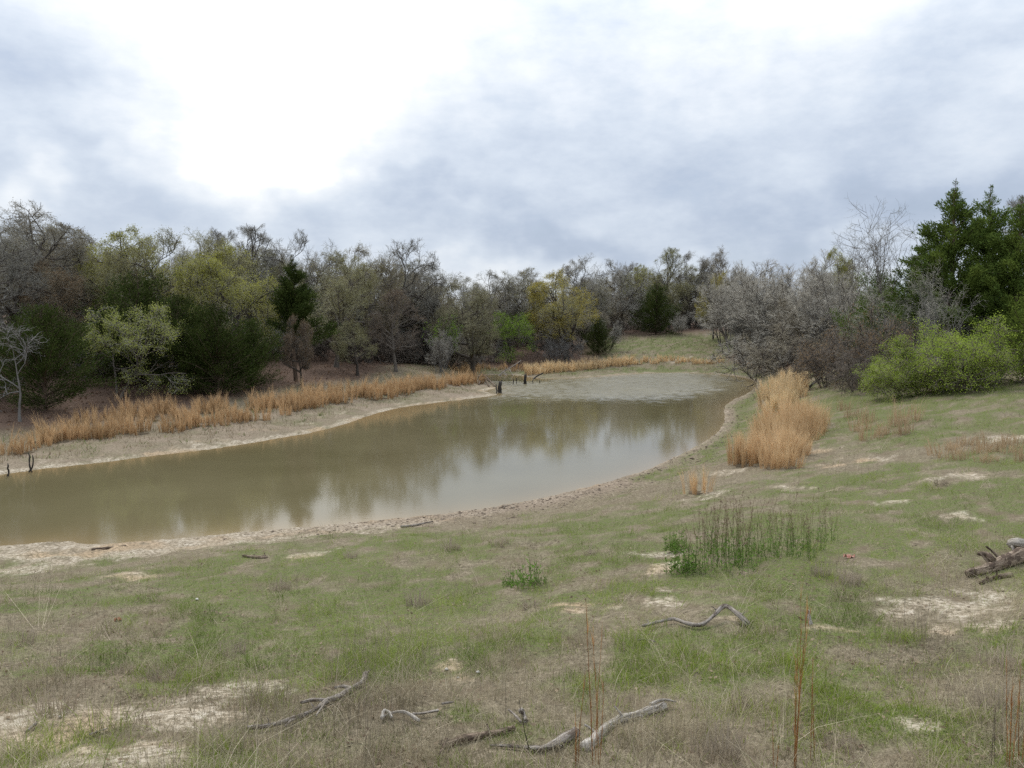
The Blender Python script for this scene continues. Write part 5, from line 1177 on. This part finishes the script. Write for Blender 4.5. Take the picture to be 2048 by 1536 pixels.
# the far bank and far field, wide tufts only
def far_turf():
    n = 26000
    y = grng.uniform(24, 112, n); x = grng.uniform(-30, 34, n)
    z, sd, idx = height(x, y, True); m = masks(x, y, sd, idx)
    lb = (idx >= LEFT_I[0]) & (idx < 106)
    keep = (sd > 1.2) & (m[2] < 0.5) & (grng.random(n) < (1 - 0.8 * m[0])) & ((y > 46) | lb) & (grng.random(n) < np.where(lb, 0.95, 0.9))
    x, y, z, g = x[keep], y[keep], z[keep], m[1][keep]
    R = np.repeat(np.arange(len(x)), 4)
    P = np.column_stack([x[R] + grng.normal(size=len(R)) * .15, y[R] + grng.normal(size=len(R)) * .15, np.zeros(len(R))]); P[:, 2] = height(P[:, 0], P[:, 1]) - .01
    H = grng.uniform(0.08, 0.24, len(R)); isg = grng.random(len(R)) < g[R] * 0.8 + 0.06
    C = np.where(isg[:, None], lerp((0.10, 0.14, 0.04), (0.19, 0.23, 0.08), grng.random(len(R))), lerp((0.22, 0.175, 0.12), (0.44, 0.36, 0.25), grng.random(len(R))))
    V, T = tri_blades(P, H, grng.normal(size=(len(R), 2)) * .5, grng.uniform(0.02, 0.05, len(R)), grng)
    b = Bag(); b.add(V, T, np.repeat(C, 3, 0))
    tag(obj('far_grass', b.mesh('far_grass'), M['straw']), 'short mixed grass on the far banks and the far field', 'grass', kind='stuff')
far_turf()
# fallen leaves and chips of bark
def flakes(name, label, n, keep, size, c0, c1, ymax=26.0):
    x, y, z, sd, idx, m = scatter(n, ymax=ymax)
    k = grng.random(n) < keep(x, y, sd, idx, m); x, y, z = x[k], y[k], z[k]; n = len(x)
    B = norm(np.column_stack([grng.normal(size=(n, 2)), grng.normal(size=n) * 0.35])) * (size * grng.uniform(0.5, 1.5, n) * np.maximum(1, y * 0.06))[:, None]
    A = norm(np.cross(B, np.column_stack([grng.normal(size=(n, 2)) * 0.5, np.ones(n)]))) * np.linalg.norm(B, axis=1, keepdims=True) * 0.3
    V, Q = quads_at(np.column_stack([x, y, z + 0.012 + 0.012 * grng.random(n)]), A, B)
    b = Bag(); b.add(V, Q, np.repeat(lerp(c0, c1, grng.random(n)), 4, 0))
    tag(obj(name, b.mesh(name), M['straw']), label, 'litter', kind='stuff')
flakes('leaf_litter', 'scattered dead oak leaves and bark flakes in the turf', 16000, lambda x, y, sd, idx, m: np.clip((0.15 + 0.85 * sstep(0.5, 0.68, fbm(x, y, 0.9, 3, 120))) * (1 - .5 * m[0]), 0, 1) * (sd > 0.5), 0.035,
       (0.12, 0.08, 0.055), (0.42, 0.33, 0.235))
def wood_floor():
    n = 22000
    x = grng.uniform(-45, 14, n); y = grng.uniform(30, 105, n)
    z, sd, idx = height(x, y, True); m = masks(x, y, sd, idx)
    k = (m[2] > 0.3) & (sd > 3); x, y, z = x[k], y[k], z[k]; n = len(x)
    B = norm(np.column_stack([grng.normal(size=(n, 2)), grng.uniform(-.2, .6, n)])) * grng.uniform(0.08, 0.22, n)[:, None]
    A = norm(np.cross(B, np.column_stack([grng.normal(size=(n, 2)), np.ones(n)]))) * np.linalg.norm(B, axis=1, keepdims=True) * 0.3
    V, Q = quads_at(np.column_stack([x, y, z + .01]), A, B); b = Bag(); b.add(V, Q, np.repeat(lerp((0.075, 0.045, 0.032), (0.22, 0.14, 0.09), grng.random(n)), 4, 0))
    tag(obj('wood_floor_litter', b.mesh('wood_floor_litter'), M['straw']), 'reddish brown leaf litter on the floor of the wood', 'litter', kind='stuff')
wood_floor()
# clods of trampled mud along the near shore
def clods():
    n = 5500
    s = grng.random(n) * 47; i = s.astype(int); f = (s - i)[:, None]
    nx = np.roll(shore, -1, 0); p = shore[i] * (1 - f) + nx[i] * f
    t = norm(nx[i] - shore[i]); nrm = np.column_stack([t[:, 1], -t[:, 0]])
    off = grng.gamma(1.6, 0.55, n) + 0.02
    q = p + nrm * off[:, None]
    z, sd, idx = height(q[:, 0], q[:, 1], True)
    k = (sd > 0.02) & (sd < 2.5) & (z < 0.8) & (q[:, 0] > -7 + 6 * grng.random(n)); q, z = q[k], z[k]; n = len(q)
    base = norm(np.array([(1, 0, 0), (-1, 0, 0), (0, 1, 0), (0, -1, 0), (0, 0, 1), (0, 0, -1)], float))
    Fc = np.array([(0, 2, 4), (2, 1, 4), (1, 3, 4), (3, 0, 4), (2, 0, 5), (1, 2, 5), (3, 1, 5), (0, 3, 5)])
    r = grng.gamma(1.6, 0.0065, n) + 0.006
    V = base[None] * grng.uniform(0.6, 1.3, (n, 6, 1)) * r[:, None, None] * np.array([1.5, 1.5, 0.5]) + np.column_stack([q, z + r * 0.2])[:, None]
    a = grng.random(n) * 6.28
    b = Bag(); b.add(V.reshape(-1, 3), (np.arange(n)[:, None, None] * 6 + Fc[None]).reshape(-1, 3), np.repeat(lerp((0.20, 0.15, 0.115), (0.40, 0.33, 0.26), grng.random(n)), 6, 0))
    tag(obj('mud_clods', b.mesh('mud_clods'), M['straw']), 'trampled clods of drying mud along the near shore', 'mud', kind='stuff')
clods()
print('TRIANGLES', sum(len(me.loops) - 2 * len(me.polygons) for me in bpy.data.meshes))
